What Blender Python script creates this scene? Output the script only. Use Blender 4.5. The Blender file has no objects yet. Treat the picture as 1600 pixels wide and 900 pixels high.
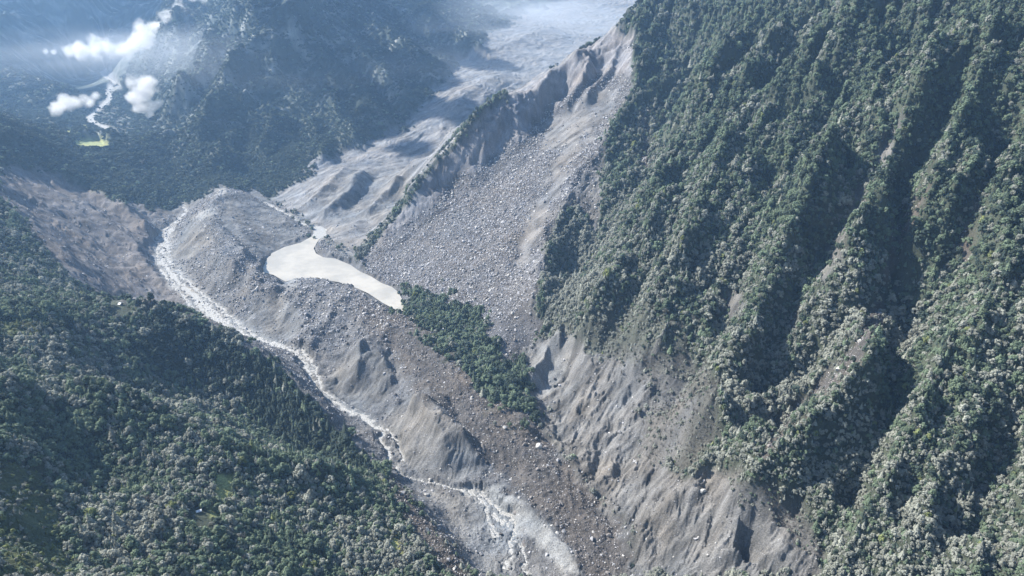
import bpy, bmesh, math, random, os
import numpy as np
from mathutils import Vector, Euler, Matrix
C = bpy.context.scene
R = math.radians
DEV = ''
# ------------------------------------------------------------------ camera
PITCH = R(25.0)
FOC = 1080.0 / 1600.0
cam_d = bpy.data.cameras.new("camera"); cam = bpy.data.objects.new("camera", cam_d)
C.collection.objects.link(cam); C.camera = cam
cam_d.sensor_width = 36.0; cam_d.lens = 36.0 * FOC
cam_d.clip_start = 1.0; cam_d.clip_end = 60000.0
cam.location = (0, 0, 0); cam.rotation_euler = (R(90) - PITCH, 0, 0)
# ------------------------------------------------------------------ world, sun, exposure
SUN_AZ = R(-70.0)        # measured from the view direction (+Y) towards +X
SUN_EL = R(43.0)
w = bpy.data.worlds.new("World"); C.world = w; w.use_nodes = True
nt = w.node_tree; nt.nodes.clear()
sky = nt.nodes.new("ShaderNodeTexSky"); sky.sky_type = 'NISHITA'; sky.sun_disc = False
sky.sun_elevation = SUN_EL; sky.sun_rotation = SUN_AZ
bg = nt.nodes.new("ShaderNodeBackground"); bg.inputs[1].default_value = 0.068
wo = nt.nodes.new("ShaderNodeOutputWorld")
nt.links.new(sky.outputs[0], bg.inputs[0]); nt.links.new(bg.outputs[0], wo.inputs[0])
sd = bpy.data.lights.new("sun", 'SUN'); sun = bpy.data.objects.new("sun", sd); C.collection.objects.link(sun)
sd.energy = 5.0; sd.angle = R(0.5); sd.color = (1.0, 0.94, 0.85)
sdir = Vector((math.sin(SUN_AZ) * math.cos(SUN_EL), math.cos(SUN_AZ) * math.cos(SUN_EL), math.sin(SUN_EL)))
sun.rotation_euler = sdir.to_track_quat('Z', 'Y').to_euler()
C.view_settings.view_transform = 'Standard'; C.view_settings.look = 'None'
C.view_settings.exposure = 1.5; C.view_settings.gamma = 1.0; C.view_settings.use_curve_mapping = False
C.render.engine = 'CYCLES'
C.cycles.max_bounces = 5; C.cycles.diffuse_bounces = 2; C.cycles.glossy_bounces = 1
C.cycles.volume_bounces = 2; C.cycles.transparent_max_bounces = 8
C.cycles.use_adaptive_sampling = False; C.cycles.use_denoising = True; C.cycles.denoiser = 'OPENIMAGEDENOISE'; C.cycles.denoising_input_passes = 'RGB_ALBEDO_NORMAL'
# ------------------------------------------------------------------ pixel <-> place helpers
CP, SP = math.cos(PITCH), math.sin(PITCH)
def ray(u, v):
    a = (u - 800.0) / 1080.0; b = (450.0 - v) / 1080.0
    return (a, CP + b * SP, -SP + b * CP)
def py(u, v, y):
    d = ray(u, v); t = y / d[1]; return (d[0] * t, y, d[2] * t)
def pz(u, v, z):
    d = ray(u, v); t = z / d[2]; return (d[0] * t, d[1] * t, z)
def pm(u, v, off=0.0):        # on the mean plane of the right-hand mountainside
    d = ray(u, v); t = (-1759.0 + off) / (d[2] - .72 * d[0] - .21 * d[1]); return (d[0] * t, d[1] * t, d[2] * t)
def ps(u, v, off=0.0):        # on the mean plane of the landslide scree
    d = ray(u, v); t = (-1805.0 + off) / (d[2] - .433 * d[0] - .271 * d[1]); return (d[0] * t, d[1] * t, d[2] * t)
def project(X, Y, Z):
    depth = Y * CP - Z * SP
    up = Y * SP + Z * CP
    depth = np.maximum(depth, 1.0)
    return 800 + 1080 * X / depth, 450 - 1080 * up / depth
# ------------------------------------------------------------------ noise
_rng = np.random.RandomState(11)
_perm = np.concatenate([_rng.permutation(256)] * 3).astype(np.int32)
_ga = _rng.rand(256) * 2 * np.pi
_gx, _gy = np.cos(_ga).astype(np.float32), np.sin(_ga).astype(np.float32)
def perlin(x, y):
    x = np.asarray(x, np.float32); y = np.asarray(y, np.float32)
    xi = np.floor(x).astype(np.int32); yi = np.floor(y).astype(np.int32)
    xf = x - xi; yf = y - yi; xi &= 255; yi &= 255
    u = xf * xf * xf * (xf * (xf * 6 - 15) + 10); v = yf * yf * yf * (yf * (yf * 6 - 15) + 10)
    def g(ix, iy, fx, fy):
        h = _perm[_perm[ix & 255] + (iy & 255)]
        return _gx[h] * fx + _gy[h] * fy
    a = g(xi, yi, xf, yf); b = g(xi + 1, yi, xf - 1, yf)
    c = g(xi, yi + 1, xf, yf - 1); d = g(xi + 1, yi + 1, xf - 1, yf - 1)
    return 1.5 * ((a + u * (b - a)) * (1 - v) + (c + u * (d - c)) * v)
def fbm(x, y, s, oct=4, gain=.5, ridged=False, seed=0):
    out = 0; amp = 1; x = x / s + seed * 17.3; y = y / s + seed * 31.7
    for k in range(oct):
        n = perlin(x, y)
        if ridged: n = 1 - 2 * np.abs(n)
        out = out + n * amp; amp *= gain; x = x * 2.03 + 5.1; y = y * 2.03 + 9.7
    return out
# ------------------------------------------------------------------ terrain control points
P = []
def add(*pts): P.extend(pts)
# far and near river of the left valley
add(*[pz(*q) for q in [(820,890,-1306),(800,830,-1304),(745,785,-1303),(640,745,-1302),(605,700,-1301),(590,662,-1300),(520,625,-1300),(488,580,-1299),(430,537,-1298),(370,515,-1297),(330,485,-1297),(285,450,-1296),(268,420,-1296),(262,385,-1295),(285,340,-1295),(285,318,-1294)]])
add(py(285,296,4400), py(190,211,5900))
add(pz(165,198,-1288), pz(140,185,-1287), pz(170,165,-1285), pz(180,140,-1283), pz(165,122,-1280), pz(158,112,-1278))
P[-8] = (pz(285,318,-1294)[0]-250, 4500, -1285); P[-7] = pz(190,211,-1288)
# pale bank and flats at the bottom
add(*[pz(*q) for q in [(760,765,-1292),(850,815,-1278),(890,860,-1280),(905,893,-1282),(860,893,-1290),(700,810,-1303),(720,780,-1300),(760,880,-1304),(740,850,-1302),(660,770,-1299)]])
# chute of boulders between the bank and the right-hand slope
add(*[pz(*q) for q in [(870,720,-1266),(900,780,-1275),(940,830,-1282),(960,880,-1286),(985,893,-1286),(820,750,-1266),(850,780,-1276)]])
# debris dam
add(*[pz(*q) for q in [(800,680,-1250),(760,640,-1238),(830,640,-1245),(720,690,-1250),(700,590,-1226),(740,560,-1224),(800,600,-1238),(650,540,-1222),(700,520,-1222),(760,520,-1222),(600,500,-1226),(640,480,-1238),(560,470,-1238),(520,446,-1244),(470,445,-1246),(540,510,-1252),(480,500,-1262),(500,550,-1280),(620,570,-1240),(680,640,-1246),(680,470,-1228),(720,485,-1215),(775,540,-1222)]])
add(*[pz(*q) for q in [(740,720,-1262),(720,750,-1292),(680,725,-1290),(640,700,-1292)]])
# bowl between the hump and the dam
add(*[pz(*q) for q in [(438,495,-1280),(425,522,-1296),(462,486,-1250),(410,460,-1238),(445,443,-1240),(395,480,-1262),(375,490,-1288)]])
# grey hump between the river and the lake inflow
add(*[pz(*q) for q in [(353,297,-1150),(390,303,-1178),(330,318,-1158),(303,331,-1198),(327,342,-1165),(344,359,-1173),(375,390,-1190),(403,420,-1215),(268,398,-1293),(288,404,-1288),(300,375,-1240),(285,358,-1255),(400,335,-1212),(440,362,-1252),(405,380,-1232),(435,335,-1240),(462,362,-1264),(336,392,-1222),(384,434,-1225),(330,440,-1272),(300,430,-1288),(345,462,-1280),(312,300,-1240)]])
# lake bed
add(*[pz(*q) for q in [(440,405,-1285),(500,415,-1288),(560,435,-1285),(480,390,-1282),(610,465,-1282),(415,425,-1276)]])
# inflow valley
add(*[pz(*q) for q in [(500,365,-1272),(470,342,-1270),(440,328,-1269),(415,320,-1268),(495,352,-1268),(390,305,-1266)]])
# lobes in front of the bluffs
add(*[pz(*q) for q in [(520,385,-1256),(540,365,-1240),(560,345,-1226),(600,330,-1208),(620,345,-1224),(560,385,-1254),(640,310,-1190)]])
# bluffs and glacier tongue
add(*[pz(*q) for q in [(530,338,-1252),(480,330,-1254),(500,300,-1205),(560,290,-1180),(520,330,-1246),(620,275,-1165),(680,262,-1145),(600,300,-1190)]])
add(py(540,255,4500), py(600,235,4700), py(660,215,4900), py(700,190,5100), py(720,150,5600), py(780,120,6200), py(760,80,7200), py(850,90,6900), py(850,55,7900), py(920,50,8400), py(980,10,9900), py(900,20,9600), py(580,250,4550))
# middle mountain
add(py(440,300,4150), py(400,290,4250), py(360,272,4600), py(540,240,4750), py(620,205,5150), py(660,150,5900), py(700,108,6600), py(770,45,8100))
add(py(470,5,6500), py(440,40,6300), py(400,90,6050), py(360,130,5800), py(330,180,5450), py(300,235,5050), py(330,250,4850),
    py(500,150,5600), py(500,230,4850), py(600,90,6500), py(560,180,5350), py(600,30,7600), py(700,30,8200), py(430,180,5350), py(430,250,4600), py(540,60,6600), py(380,210,5100))
add(py(290,60,7600), py(340,70,6900), py(290,150,6300), py(250,200,5700), py(270,120,7200), py(235,130,8000), py(330,15,8000))
add(py(292,12,8800), py(250,60,9000), py(215,95,9000))
# distant glacier head and far wall
add((1500,13000,-150),(2800,12500,400),(600,14500,0),(-800,13000,300),(3500,16500,1200),(-1500,16500,1500),(-6000,17000,1500),(-10000,14000,1200),(9000,16000,1800),(6000,12000,900))
add(py(800,5,10500),py(870,0,11500),py(720,0,9800),(-1500,9500,200),(-2300,7900,150),(-2900,9800,250),(-2500,8500,100))
# far left mountain
add(py(0,5,9500), py(70,5,9800), py(140,5,10400), py(220,5,11200), py(0,60,8700), py(80,60,9500), py(160,70,10300), py(130,105,9600), py(60,105,8800), py(0,110,7900), py(60,150,7300), py(0,170,6400), py(110,150,7500), py(60,195,5700), py(110,180,6500), py(20,200,5300))
add((-9500,9000,400),(-9000,7000,200),(-7000,5000,-300),(-9000,12000,900))
# forested shoulder
add(py(0,212,3700), py(50,222,3950), py(100,240,4250), py(150,238,4600), py(120,215,5100), py(200,240,4600), py(240,250,4550), py(300,262,4450), py(350,277,4330), py(250,300,4030), py(180,290,3980), py(300,300,4130), py(140,262,4150), py(50,290,3400), py(0,280,3150))
# scarred slope on the left
add(py(100,330,3250), py(150,370,3120), py(230,380,3230), py(200,330,3550), py(220,430,2900), py(260,350,3560), py(0,335,2750), py(60,390,2560), py(120,430,2480), py(100,380,2800), (-1560,2560,-1285), (-1400,2330,-1255))
add((-3300,3300,-450),(-3600,2500,-200),(-2900,1900,-350),(-2400,1300,-350),(-4500,4200,-500),(-1900,700,-350))
# forested hill at the lower left
add(*[pz(*q) for q in [(400,545,-1125),(345,515,-1085),(270,487,-1040),(200,470,-1010),(130,468,-985),(450,585,-1165),(500,640,-1205),(560,700,-1238),(425,570,-1148)]])
add(*[pz(*q) for q in [(430,552,-1240),(470,580,-1262),(535,650,-1285),(600,725,-1290)]])
add(*[pz(*q) for q in [(300,540,-1085),(200,520,-1010),(350,600,-1165),(420,650,-1222),(300,600,-1140),(200,575,-1055),(120,545,-960),(90,470,-955),(480,700,-1255),(400,680,-1218),(530,725,-1265),(320,642,-1172),(200,612,-1085)]])
add(*[pz(*q) for q in [(590,742,-1212),(540,735,-1178),(480,725,-1130),(420,715,-1092),(370,702,-1060),(290,655,-1010),(220,630,-980),(150,605,-940),(90,590,-915)]])
add(*[pz(*q) for q in [(640,775,-1215),(690,835,-1205),(720,885,-1200),(640,850,-1165),(560,800,-1145),(560,880,-1120),(460,800,-1095),(460,880,-1060),(360,780,-1025),(340,880,-990),(250,740,-970),(220,850,-940),(160,700,-920),(130,860,-900),(280,800,-960),(750,900,-1205)]])
add(pz(650,772,-1292), pz(705,840,-1296), pz(745,893,-1300))
# grassy spurs on the left margin
add(py(0,590,1270), py(30,620,1200), py(50,680,1110), py(58,740,1010), py(20,700,1030), py(0,770,900), py(30,830,850), py(50,893,770), py(0,890,650))
add(py(0,466,1800), py(40,485,1700), py(70,520,1610), py(20,530,1560), py(0,560,1480))
add((-1100,600,-480),(-900,400,-500),(-1600,1000,-480),(-1900,1500,-550))
# landslide: ridge, scar and scree
RIDGE = [(552,400,3112),(600,350,3250),(640,300,3350),(680,250,3440),(720,208,3530),(750,180,3600),(800,145,3720),(860,110,3850),(900,80,3950),(960,40,4180),(1000,30,4330)]
ridge3 = [py(*q) for q in RIDGE]
add(*ridge3)
for i in range(len(ridge3)):                                     # the far side of the ridge falls to the glacier
    x, y, z = ridge3[i]; k = min(1.0, .3 + i / 4.0)
    add((x - 120, y + 140, max(z - 150 * k - 10, -1262)), (x - 420, y + 470, max(z - 330 * k - 20, -1240)))
add((-200,4700,-1080),(200,5400,-950),(700,6200,-800),(1400,6800,-600),(1300,5600,-480))
add(*[ps(*q) for q in [(850,178,6),(830,215,4),(770,258,4),(710,305,2),(650,350,4),(610,385,4),(880,150,12),(930,110,14),(960,90,16),(900,200,0),(945,175,14),(850,240,-4),(790,290,-8),(720,340,-8),(850,300,-6),(760,380,-8),(690,400,-6),(620,425,0),(650,450,0),(720,440,-4),(800,380,-6),(800,450,-4),(740,500,-2),(840,360,0),(890,270,6),(835,470,6),(800,540,0),(925,235,14),(860,400,10)]])
# right-hand mountainside: the mean plane with offsets
for u, v, o in [(830,570,0),(850,640,0),(880,700,-5),(940,790,-5),(990,838,0),(990,893,0),(900,560,15),(900,640,-10),(960,700,0),(950,500,0),(1000,560,0),(1000,640,-10),(1020,740,-10),(1060,620,0),
    (860,450,0),(900,400,0),(960,330,20),(970,220,30),(985,150,10),(1010,100,30),(1060,60,20),(1050,150,-60),(1040,230,-30),(1080,0,10),(1180,20,0),(1300,0,20),(1450,0,10),(1590,0,0),
    (1100,200,20),(1100,300,0),(1100,400,0),(1100,500,0),(1150,600,0),(1100,660,-5),(1100,760,45),(1050,790,45),(1010,830,15),(1140,800,55),(1150,860,30),(1060,870,25),(1210,850,15),(1260,880,10),(1180,760,30),(1200,100,0),(1200,300,0),(1200,450,0),(1230,580,0),(1250,700,0),
    (1330,100,80),(1320,190,-40),(1320,300,0),(1320,450,0),(1340,600,0),(1350,740,0),(1370,880,0),(1450,100,0),(1450,300,0),(1450,450,0),(1450,600,0),(1450,750,0),(1480,890,0),(1590,150,0),(1590,300,0),(1590,450,0),(1590,600,0),(1590,750,0),(1590,890,0)]:
    add(pm(u, v, o))
add((1800,500,-360),(2600,900,300),(2700,2000,600),(2600,3300,650),(2300,4300,500),(1700,4700,150),(1200,4900,-150),(900,300,-1060),(500,450,-1300),(-300,500,-1230),(100,600,-1310),(3500,6000,900),(2400,6500,100),(-700,250,-700),(0,250,-1280),(1500,5200,20),(1150,4650,-200))
P = np.array(P, float)
# ------------------------------------------------------------------ log-polar grid
AZ0, AZ1, R0, R1 = R(-56), R(56), 330.0, 17500.0
NA, NR = 560, 760
L0, L1 = math.log(R0), math.log(R1)
az = np.linspace(AZ0, AZ1, NA); lr = np.linspace(L0, L1, NR)
AZ, LR = np.meshgrid(az, lr, indexing='ij')
GX = np.exp(LR) * np.sin(AZ); GY = np.exp(LR) * np.cos(AZ)
def warp(x, y):       # distance-compressed plan in which the control points are spread evenly
    r = np.hypot(x, y) + 1e-6; k = 1000.0 * np.log1p(r / 1500.0) / r
    return x * k, y * k
cx, cy = warp(P[:, 0], P[:, 1])
# drop near-duplicates
keep = []
for i in range(len(P)):
    if all((cx[i] - cx[j]) ** 2 + (cy[i] - cy[j]) ** 2 > 4.0 ** 2 for j in keep): keep.append(i)
P = P[keep]; cx = cx[keep]; cy = cy[keep]
def tps(d2): return 0.5 * d2 * np.log(d2 + 1e-9)
n = len(P)
s = 1 / 1000.0
A = np.zeros((n + 3, n + 3))
A[:n, :n] = tps(((cx[:, None] - cx) ** 2 + (cy[:, None] - cy) ** 2) * s * s) + np.eye(n) * 2e-4
A[:n, n] = 1; A[:n, n + 1] = cx * s; A[:n, n + 2] = cy * s; A[n:, :n] = A[:n, n:].T
rp = np.hypot(P[:, 0], P[:, 1]); q = 1000.0 * np.log1p(rp / 1500.0) / rp
sol = np.linalg.solve(A, np.concatenate([P[:, 2] * q, np.zeros(3)]))
wx, wy = warp(GX, GY)
H = sol[n] + sol[n + 1] * wx * s + sol[n + 2] * wy * s
fx = wx.ravel(); fy = wy.ravel(); hh = np.zeros(fx.size)
for a in range(0, fx.size, 40000):
    b = a + 40000
    hh[a:b] = tps(((fx[a:b, None] - cx) ** 2 + (fy[a:b, None] - cy) ** 2) * s * s) @ sol[:n]
H = H + hh.reshape(H.shape)
rr = np.hypot(GX, GY)
H = H / (1000.0 * np.log1p(rr / 1500.0) / rr)
def hit(u, v, off=0.0, Hm=None, rmin=0, rmax=1e9):      # where a sight line first meets the ground
    Hm = H if Hm is None else Hm
    d = ray(u, v); a = math.atan2(d[0], d[1]); fi = (a - AZ0) / (AZ1 - AZ0) * (NA - 1)
    i = int(np.clip(fi, 0, NA - 2)); f = fi - i
    prof = Hm[i] * (1 - f) + Hm[i + 1] * f + off
    hd = math.hypot(d[0], d[1]); r = np.exp(lr); zr = r * d[2] / hd
    m = (prof >= zr) & (r >= rmin)
    k = int(np.argmax(m)) if m.any() else NR - 1
    if k > 0 and not (r[k-1] < rmin):
        g0 = zr[k-1] - prof[k-1]; g1 = zr[k] - prof[k]; t = g0 / (g0 - g1 + 1e-9)
        rk = r[k-1] + (r[k] - r[k-1]) * min(max(t, 0), 1)
    else: rk = r[k]
    rk = min(rk, rmax)
    return (d[0] / hd * rk, d[1] / hd * rk, rk * d[2] / hd)
# ------------------------------------------------------------------ spurs and gullies drawn along their crests
def seg_dist(px, py_, poly):
    best = np.full(px.shape, 1e9); tt = np.zeros(px.shape); m = len(poly) - 1
    side = np.zeros(px.shape)
    for i in range(m):
        ax, ay = poly[i][:2]; bx, by = poly[i + 1][:2]
        vx, vy = bx - ax, by - ay; L = vx * vx + vy * vy + 1e-9
        t = np.clip(((px - ax) * vx + (py_ - ay) * vy) / L, 0, 1)
        dx = px - ax - t * vx; dy = py_ - ay - t * vy
        d = np.hypot(dx, dy); mk = d < best
        best = np.where(mk, d, best); tt = np.where(mk, (i + t) / m, tt)
        side = np.where(mk, vx * dy - vy * dx, side)
    return best, tt, side
def crest(pts, amp, width, power=1.4, taper=(0.15, 0.15), asym=1.0, rmin=0):
    """raise (amp > 0) or carve (amp < 0) along a line; asym widens the side left of its direction"""
    global H
    poly = [hit(u, v, amp * 0.8, rmin=rmin) for u, v in pts]
    xs = [p[0] for p in poly]; ys = [p[1] for p in poly]; mg = width * 1.6 * max(asym, 1 / asym)
    sel = (GX > min(xs) - mg) & (GX < max(xs) + mg) & (GY > min(ys) - mg) & (GY < max(ys) + mg)
    x = GX[sel]; y = GY[sel]
    wn = fbm(x, y, width * 1.6, 3, seed=3) * width * .22; wn2 = fbm(x, y, width * 1.6, 3, seed=4) * width * .22
    d, t, sd_ = seg_dist(x + wn, y + wn2, poly)
    wl = np.where(sd_ > 0, width * asym, width / asym)
    k = np.clip(1 - d / wl, 0, 1) ** power
    e = np.ones_like(t)
    if taper[0] > 0: e *= np.clip(t / taper[0], 0, 1)
    if taper[1] > 0: e *= np.clip((1 - t) / taper[1], 0, 1)
    H[sel] += amp * k * (e * e * (3 - 2 * e))
def crests(lst, k=1.0, saw=False):
    for q in lst:
        kw = dict(q[3]) if len(q) > 3 else {}
        if saw and 'asym' not in kw: kw['asym'] = .58 if q[1] > 0 else 1.6
        crest(q[0], q[1] * k, q[2], **kw)
crests([
 # right-hand mountainside: gullies first, then the spurs between them
 ([(1120,40),(1070,130),(1020,210),(1008,320),(965,395),(905,470),(862,525)], -120, 290, dict(taper=(.1,.2),asym=.7)),
 ([(1215,90),(1200,200),(1190,290),(1182,400),(1150,475),(1118,545),(1070,630),(1000,720)], -45, 150),
 ([(1402,200),(1345,320),(1310,400),(1255,470),(1235,540),(1190,630),(1120,705),(1060,755)], -75, 170),
 ([(1470,120),(1440,290),(1400,355),(1382,430),(1372,480),(1335,560),(1270,620),(1195,690),(1120,745)], -95, 170),
 ([(1590,120),(1545,280),(1520,350),(1490,430),(1440,520),(1400,620)], -55, 140),
 ([(1400,480),(1392,560),(1378,640),(1345,730),(1310,810),(1290,880)], -62, 130),
 ([(1560,560),(1500,680),(1440,780),(1400,880)], -35, 120),
 ([(1600,640),(1560,720),(1510,830),(1490,890)], -40, 110),
 ([(1360,60),(1390,120),(1402,200)], -60, 130),
 ([(1250,60),(1235,150),(1215,240)], -55, 130),
 ([(1195,20),(1130,105),(1085,180),(1045,240),(1022,320),(978,405),(945,460),(905,520)], 75, 190),
 ([(1290,20),(1250,90),(1225,170),(1150,260),(1120,340),(1080,430),(1040,520),(990,600)], 45, 150),
 ([(1330,20),(1285,90),(1265,150)], 60, 130, dict(taper=(.1,.1))),
 ([(1300,220),(1265,330),(1240,420),(1200,500),(1160,590),(1110,660),(1050,720)], 60, 150),
 ([(1420,60),(1440,130),(1420,210),(1375,300),(1345,390),(1310,470),(1280,560),(1200,650),(1130,715)], 75, 160),
 ([(1560,10),(1520,110),(1490,200),(1450,330),(1420,430),(1405,480)], 70, 150),
 ([(1420,450),(1400,500),(1372,560),(1330,610),(1270,680),(1200,740),(1110,770)], 75, 130, dict(taper=(.15,.2))),
 ([(1600,190),(1560,290),(1545,360),(1500,450),(1450,550),(1420,640),(1390,720),(1340,850)], 50, 150),
 ([(1600,480),(1540,600),(1480,720),(1430,850)], 30, 120),
 ([(1250,178),(1225,260),(1200,350),(1172,450)], 34, 90), ([(1308,182),(1285,250),(1255,330),(1228,400)], 30, 85), ([(1150,190),(1112,280),(1085,345),(1058,440)], 34, 90),
 ([(1095,300),(1062,400),(1020,480),(985,540)], 26, 80), ([(1230,10),(1212,70),(1170,125),(1145,170)], 40, 100), ([(1262,168),(1320,172),(1385,150)], -45, 70),
 ([(1480,250),(1462,330),(1440,400),(1425,470)], 34, 90), ([(1580,350),(1560,420),(1540,500),(1510,570)], 30, 90), ([(1450,560),(1420,660),(1385,760),(1365,860)], 30, 80), ([(1530,640),(1500,700),(1450,800),(1430,880)], 26, 70),
 ([(1160,520),(1130,590),(1090,650)], 26, 70), ([(1060,440),(1030,520),(990,580)], 22, 70), ([(1350,330),(1325,400),(1290,480),(1245,560)], 26, 80),
], 1.85, True)
crests([
 # rock domes and bluffs at its foot
 ([(880,518),(852,545),(830,592)], 55, 60, dict(taper=(.1,.1), asym=.7)),
 ([(905,535),(885,580),(870,620)], -38, 55),
 ([(935,560),(905,590),(885,640),(880,690)], 22, 60),
 ([(1010,680),(985,720),(970,770)], -35, 60),
 ([(975,665),(950,700),(925,745)], -30, 55),
 ([(1040,640),(1010,700),(985,760)], 22, 60),
 ([(1110,755),(1060,775),(1015,815),(992,850)], 42, 90, dict(asym=.8)),
 ([(1160,790),(1148,830),(1140,880)], 35, 60, dict(asym=.6)), ([(1100,765),(1085,810),(1060,860)], -16, 36), ([(1130,770),(1112,820),(1095,880)], -14, 32), ([(1070,780),(1045,815),(1030,870)], -12, 30), ([(1215,800),(1200,840),(1190,885)], 18, 40), ([(950,690),(935,720),(925,760)], -14, 30), ([(905,600),(890,640),(884,680)], -12, 26), ([(1000,600),(970,640),(950,690)], -16, 34), ([(1040,590),(1010,640),(985,690)], -18, 34),
 ([(1195,800),(1165,850),(1160,893)], -45, 70),
 ([(1270,820),(1230,850),(1200,893)], 25, 80),
 # landslide scar
 ([(600,352),(640,305),(680,255),(750,186),(800,151),(860,116),(900,86),(960,46),(1000,34)], 22, 80, dict(taper=(.05,.05))),
 ([(640,340),(700,290),(760,240),(830,195),(870,160),(930,105)], -30, 90, dict(taper=(.15,.1))),
 ([(860,120),(845,150),(800,200)], 50, 60,dict(asym=.6)), ([(925,85),(912,130),(875,172)], 55, 70,dict(asym=.6)), ([(968,65),(950,110),(905,165)], 45, 70,dict(asym=.6)),
 ([(795,160),(775,205),(745,245)], 45, 60,dict(asym=.6)), ([(890,105),(872,140),(840,180)], -30, 50),([(950,90),(930,130),(895,170)], -30, 50),
 ([(985,160),(965,200),(930,235),(900,275),(870,330),(850,380),(842,440),(825,500)], 48, 110),
 ([(990,40),(988,100),(990,150),(1000,200),(1002,260),(975,320),(955,380)], 55, 130),
], 1.0)
crests([
 # middle mountain
  ([(468,2),(451,26),(420,52),(385,96),(350,150),(318,200),(300,235)], 150, 330, dict(taper=(0,.2),asym=.8)),
 ([(473,35),(451,61),(425,66),(407,114)], 80, 170), ([(447,114),(403,127),(363,153),(335,185)], 70, 150), ([(438,136),(385,193),(355,219),(341,245)], 90, 170),
 ([(455,175),(430,200),(400,240)], 50, 130), ([(370,2),(380,20),(345,70),(300,130),(275,165)], 120, 250), ([(400,20),(370,60),(330,115),(300,160)], -80, 200),
 ([(430,80),(390,130),(350,180)], -60, 120), ([(420,160),(380,210),(350,250)], -50, 120),
 ([(481,60),(540,120),(613,197)], 60, 160), ([(520,40),(600,120),(650,170)], 60, 180), ([(560,20),(640,80),(690,112)], 80, 200), ([(480,120),(520,170),(560,225)], 50, 150), ([(480,180),(500,220),(505,250)], 40, 110),
 ([(640,10),(700,50),(755,75)], 70, 200), ([(600,20),(660,70),(710,95)], -60, 160), ([(500,60),(570,130),(630,190)], -50, 140),
 ([(292,14),(270,45),(235,80),(215,105)], 150, 500), ([(340,40),(310,100),(290,150)], 100, 400), ([(370,60),(345,120),(310,180)], -110, 300),
 ([(0,20),(60,60),(110,100)], 130, 600), ([(90,0),(150,45),(190,80)], 150, 700), ([(40,0),(110,60),(150,90)], -150, 500), ([(200,0),(240,30),(270,50)], 130, 800),
 ([(0,110),(60,135),(110,160)], 80, 400),
], 1.8)
crests([
 # bluffs of the glacier tongue
 ([(575,262),(540,300),(500,338)], 42, 90), ([(600,268),(560,310),(535,335)], -18, 70), ([(625,268),(600,300),(565,335)], 42, 80), ([(650,262),(625,290),(600,320)], -14, 60), ([(680,265),(660,285),(630,310)], 30, 80),
 ([(540,258),(510,290),(478,322)], 30, 90), ([(740,90),(800,70),(880,40)], 50, 300), ([(700,180),(740,140),(800,110)], 40, 250),
 # hump, dam and bowl
 ([(353,298),(330,320),(327,342),(344,359),(375,390),(403,420)], 20, 70, dict(taper=(0,.2))), ([(303,331),(285,350),(275,375)], 10, 40), ([(336,392),(360,415),(384,434),(410,455),(440,452)], 22, 70),
 ([(352,300),(395,312),(430,335),(455,352)], 14, 110), ([(318,358),(300,378),(282,396)], 16, 60), ([(360,395),(352,425),(345,455)], 18, 60),
 ([(405,432),(430,452),(455,462)], 20, 60), ([(455,470),(470,500),(485,530)], 16, 60),
 ([(572,533),(568,560),(560,592)], 78, 92, dict(taper=(0,.35),power=.9)), ([(572,540),(598,560),(608,595)], 22, 45), ([(572,540),(540,565),(512,598)], 22, 45), ([(500,520),(530,545),(545,530)], -16, 50),([(615,560),(622,600),(640,622)], -14, 40),
 ([(470,445),(452,470),(448,500)], 22, 60), ([(540,455),(520,480),(500,520),(478,545)], 24, 70,dict(asym=.6)), ([(500,450),(484,480),(470,510)], 16, 45), ([(610,500),(590,530),(580,545)], 18, 60),
 ([(330,385),(352,400),(372,430)], 24, 60), ([(385,385),(372,410),(362,450)], 20, 50), ([(350,400),(340,430),(330,455)], 18, 45), ([(415,395),(400,430),(392,460)], 20, 55),
 ([(345,345),(370,375),(395,400)], -16, 60), ([(455,520),(478,535),(500,560)], 10, 40), ([(610,655),(622,690),(640,720)], -14, 40), ([(760,700),(790,735),(830,760)], -10, 60),
 ([(540,470),(530,500),(515,530)], 12, 50), ([(575,480),(560,510),(540,545)], 12, 50),
 ([(645,618),(665,650),(690,680),(705,715)], 72, 88, dict(taper=(.1,.25),power=.9)), ([(640,622),(690,645),(728,685),(738,725)], 24, 60), ([(625,640),(612,670),(615,700)], 18, 50),
 ([(600,600),(640,625),(690,640)], -16, 50), ([(765,760),(810,785),(850,818),(880,850),(900,885)], 14, 34, dict(taper=(.1,0))),
 ([(850,712),(900,760),(945,805),(985,850)], -10, 30),
 # left slope
 ([(0,212),(60,228),(110,252),(170,272)], 40, 160, dict(taper=(0,.2))), ([(40,275),(100,310),(160,350),(215,395),(260,440)], 36, 120), ([(20,310),(80,350),(140,395),(200,440)], -40, 110), ([(0,300),(70,370),(130,420)], 34, 120),
 ([(100,285),(160,325),(220,370)], -34, 110), ([(60,330),(120,370),(180,415),(225,450)], 20, 50), ([(90,335),(150,375),(215,425)], -18, 45), ([(60,300),(130,345),(200,395)], 18, 45), ([(110,300),(170,345),(235,395)], 16, 45), ([(180,315),(215,345),(250,375)], 16, 40), ([(150,290),(200,330),(240,365)], 28, 90), ([(200,310),(230,340),(250,360)], -20, 70),
 # forested hill
 ([(590,744),(540,737),(480,727),(420,717),(370,704),(290,657),(220,632),(150,607),(90,592)], 62, 95, dict(asym=1.4)), ([(560,712),(490,705),(420,680),(350,645),(290,610),(220,590)], -60, 140),
 ([(400,548),(440,580),(500,640),(560,702)], 26, 80), ([(200,470),(270,490),(345,518),(400,548)], 40, 110),
 ([(60,640),(100,690),(150,740),(200,800)], -40, 110), ([(0,592),(30,622),(50,682),(60,742)], 25, 60), ([(0,770),(30,830),(52,893)], 30, 50),
 ([(690,838),(720,885)], 10, 40),
])
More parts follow.
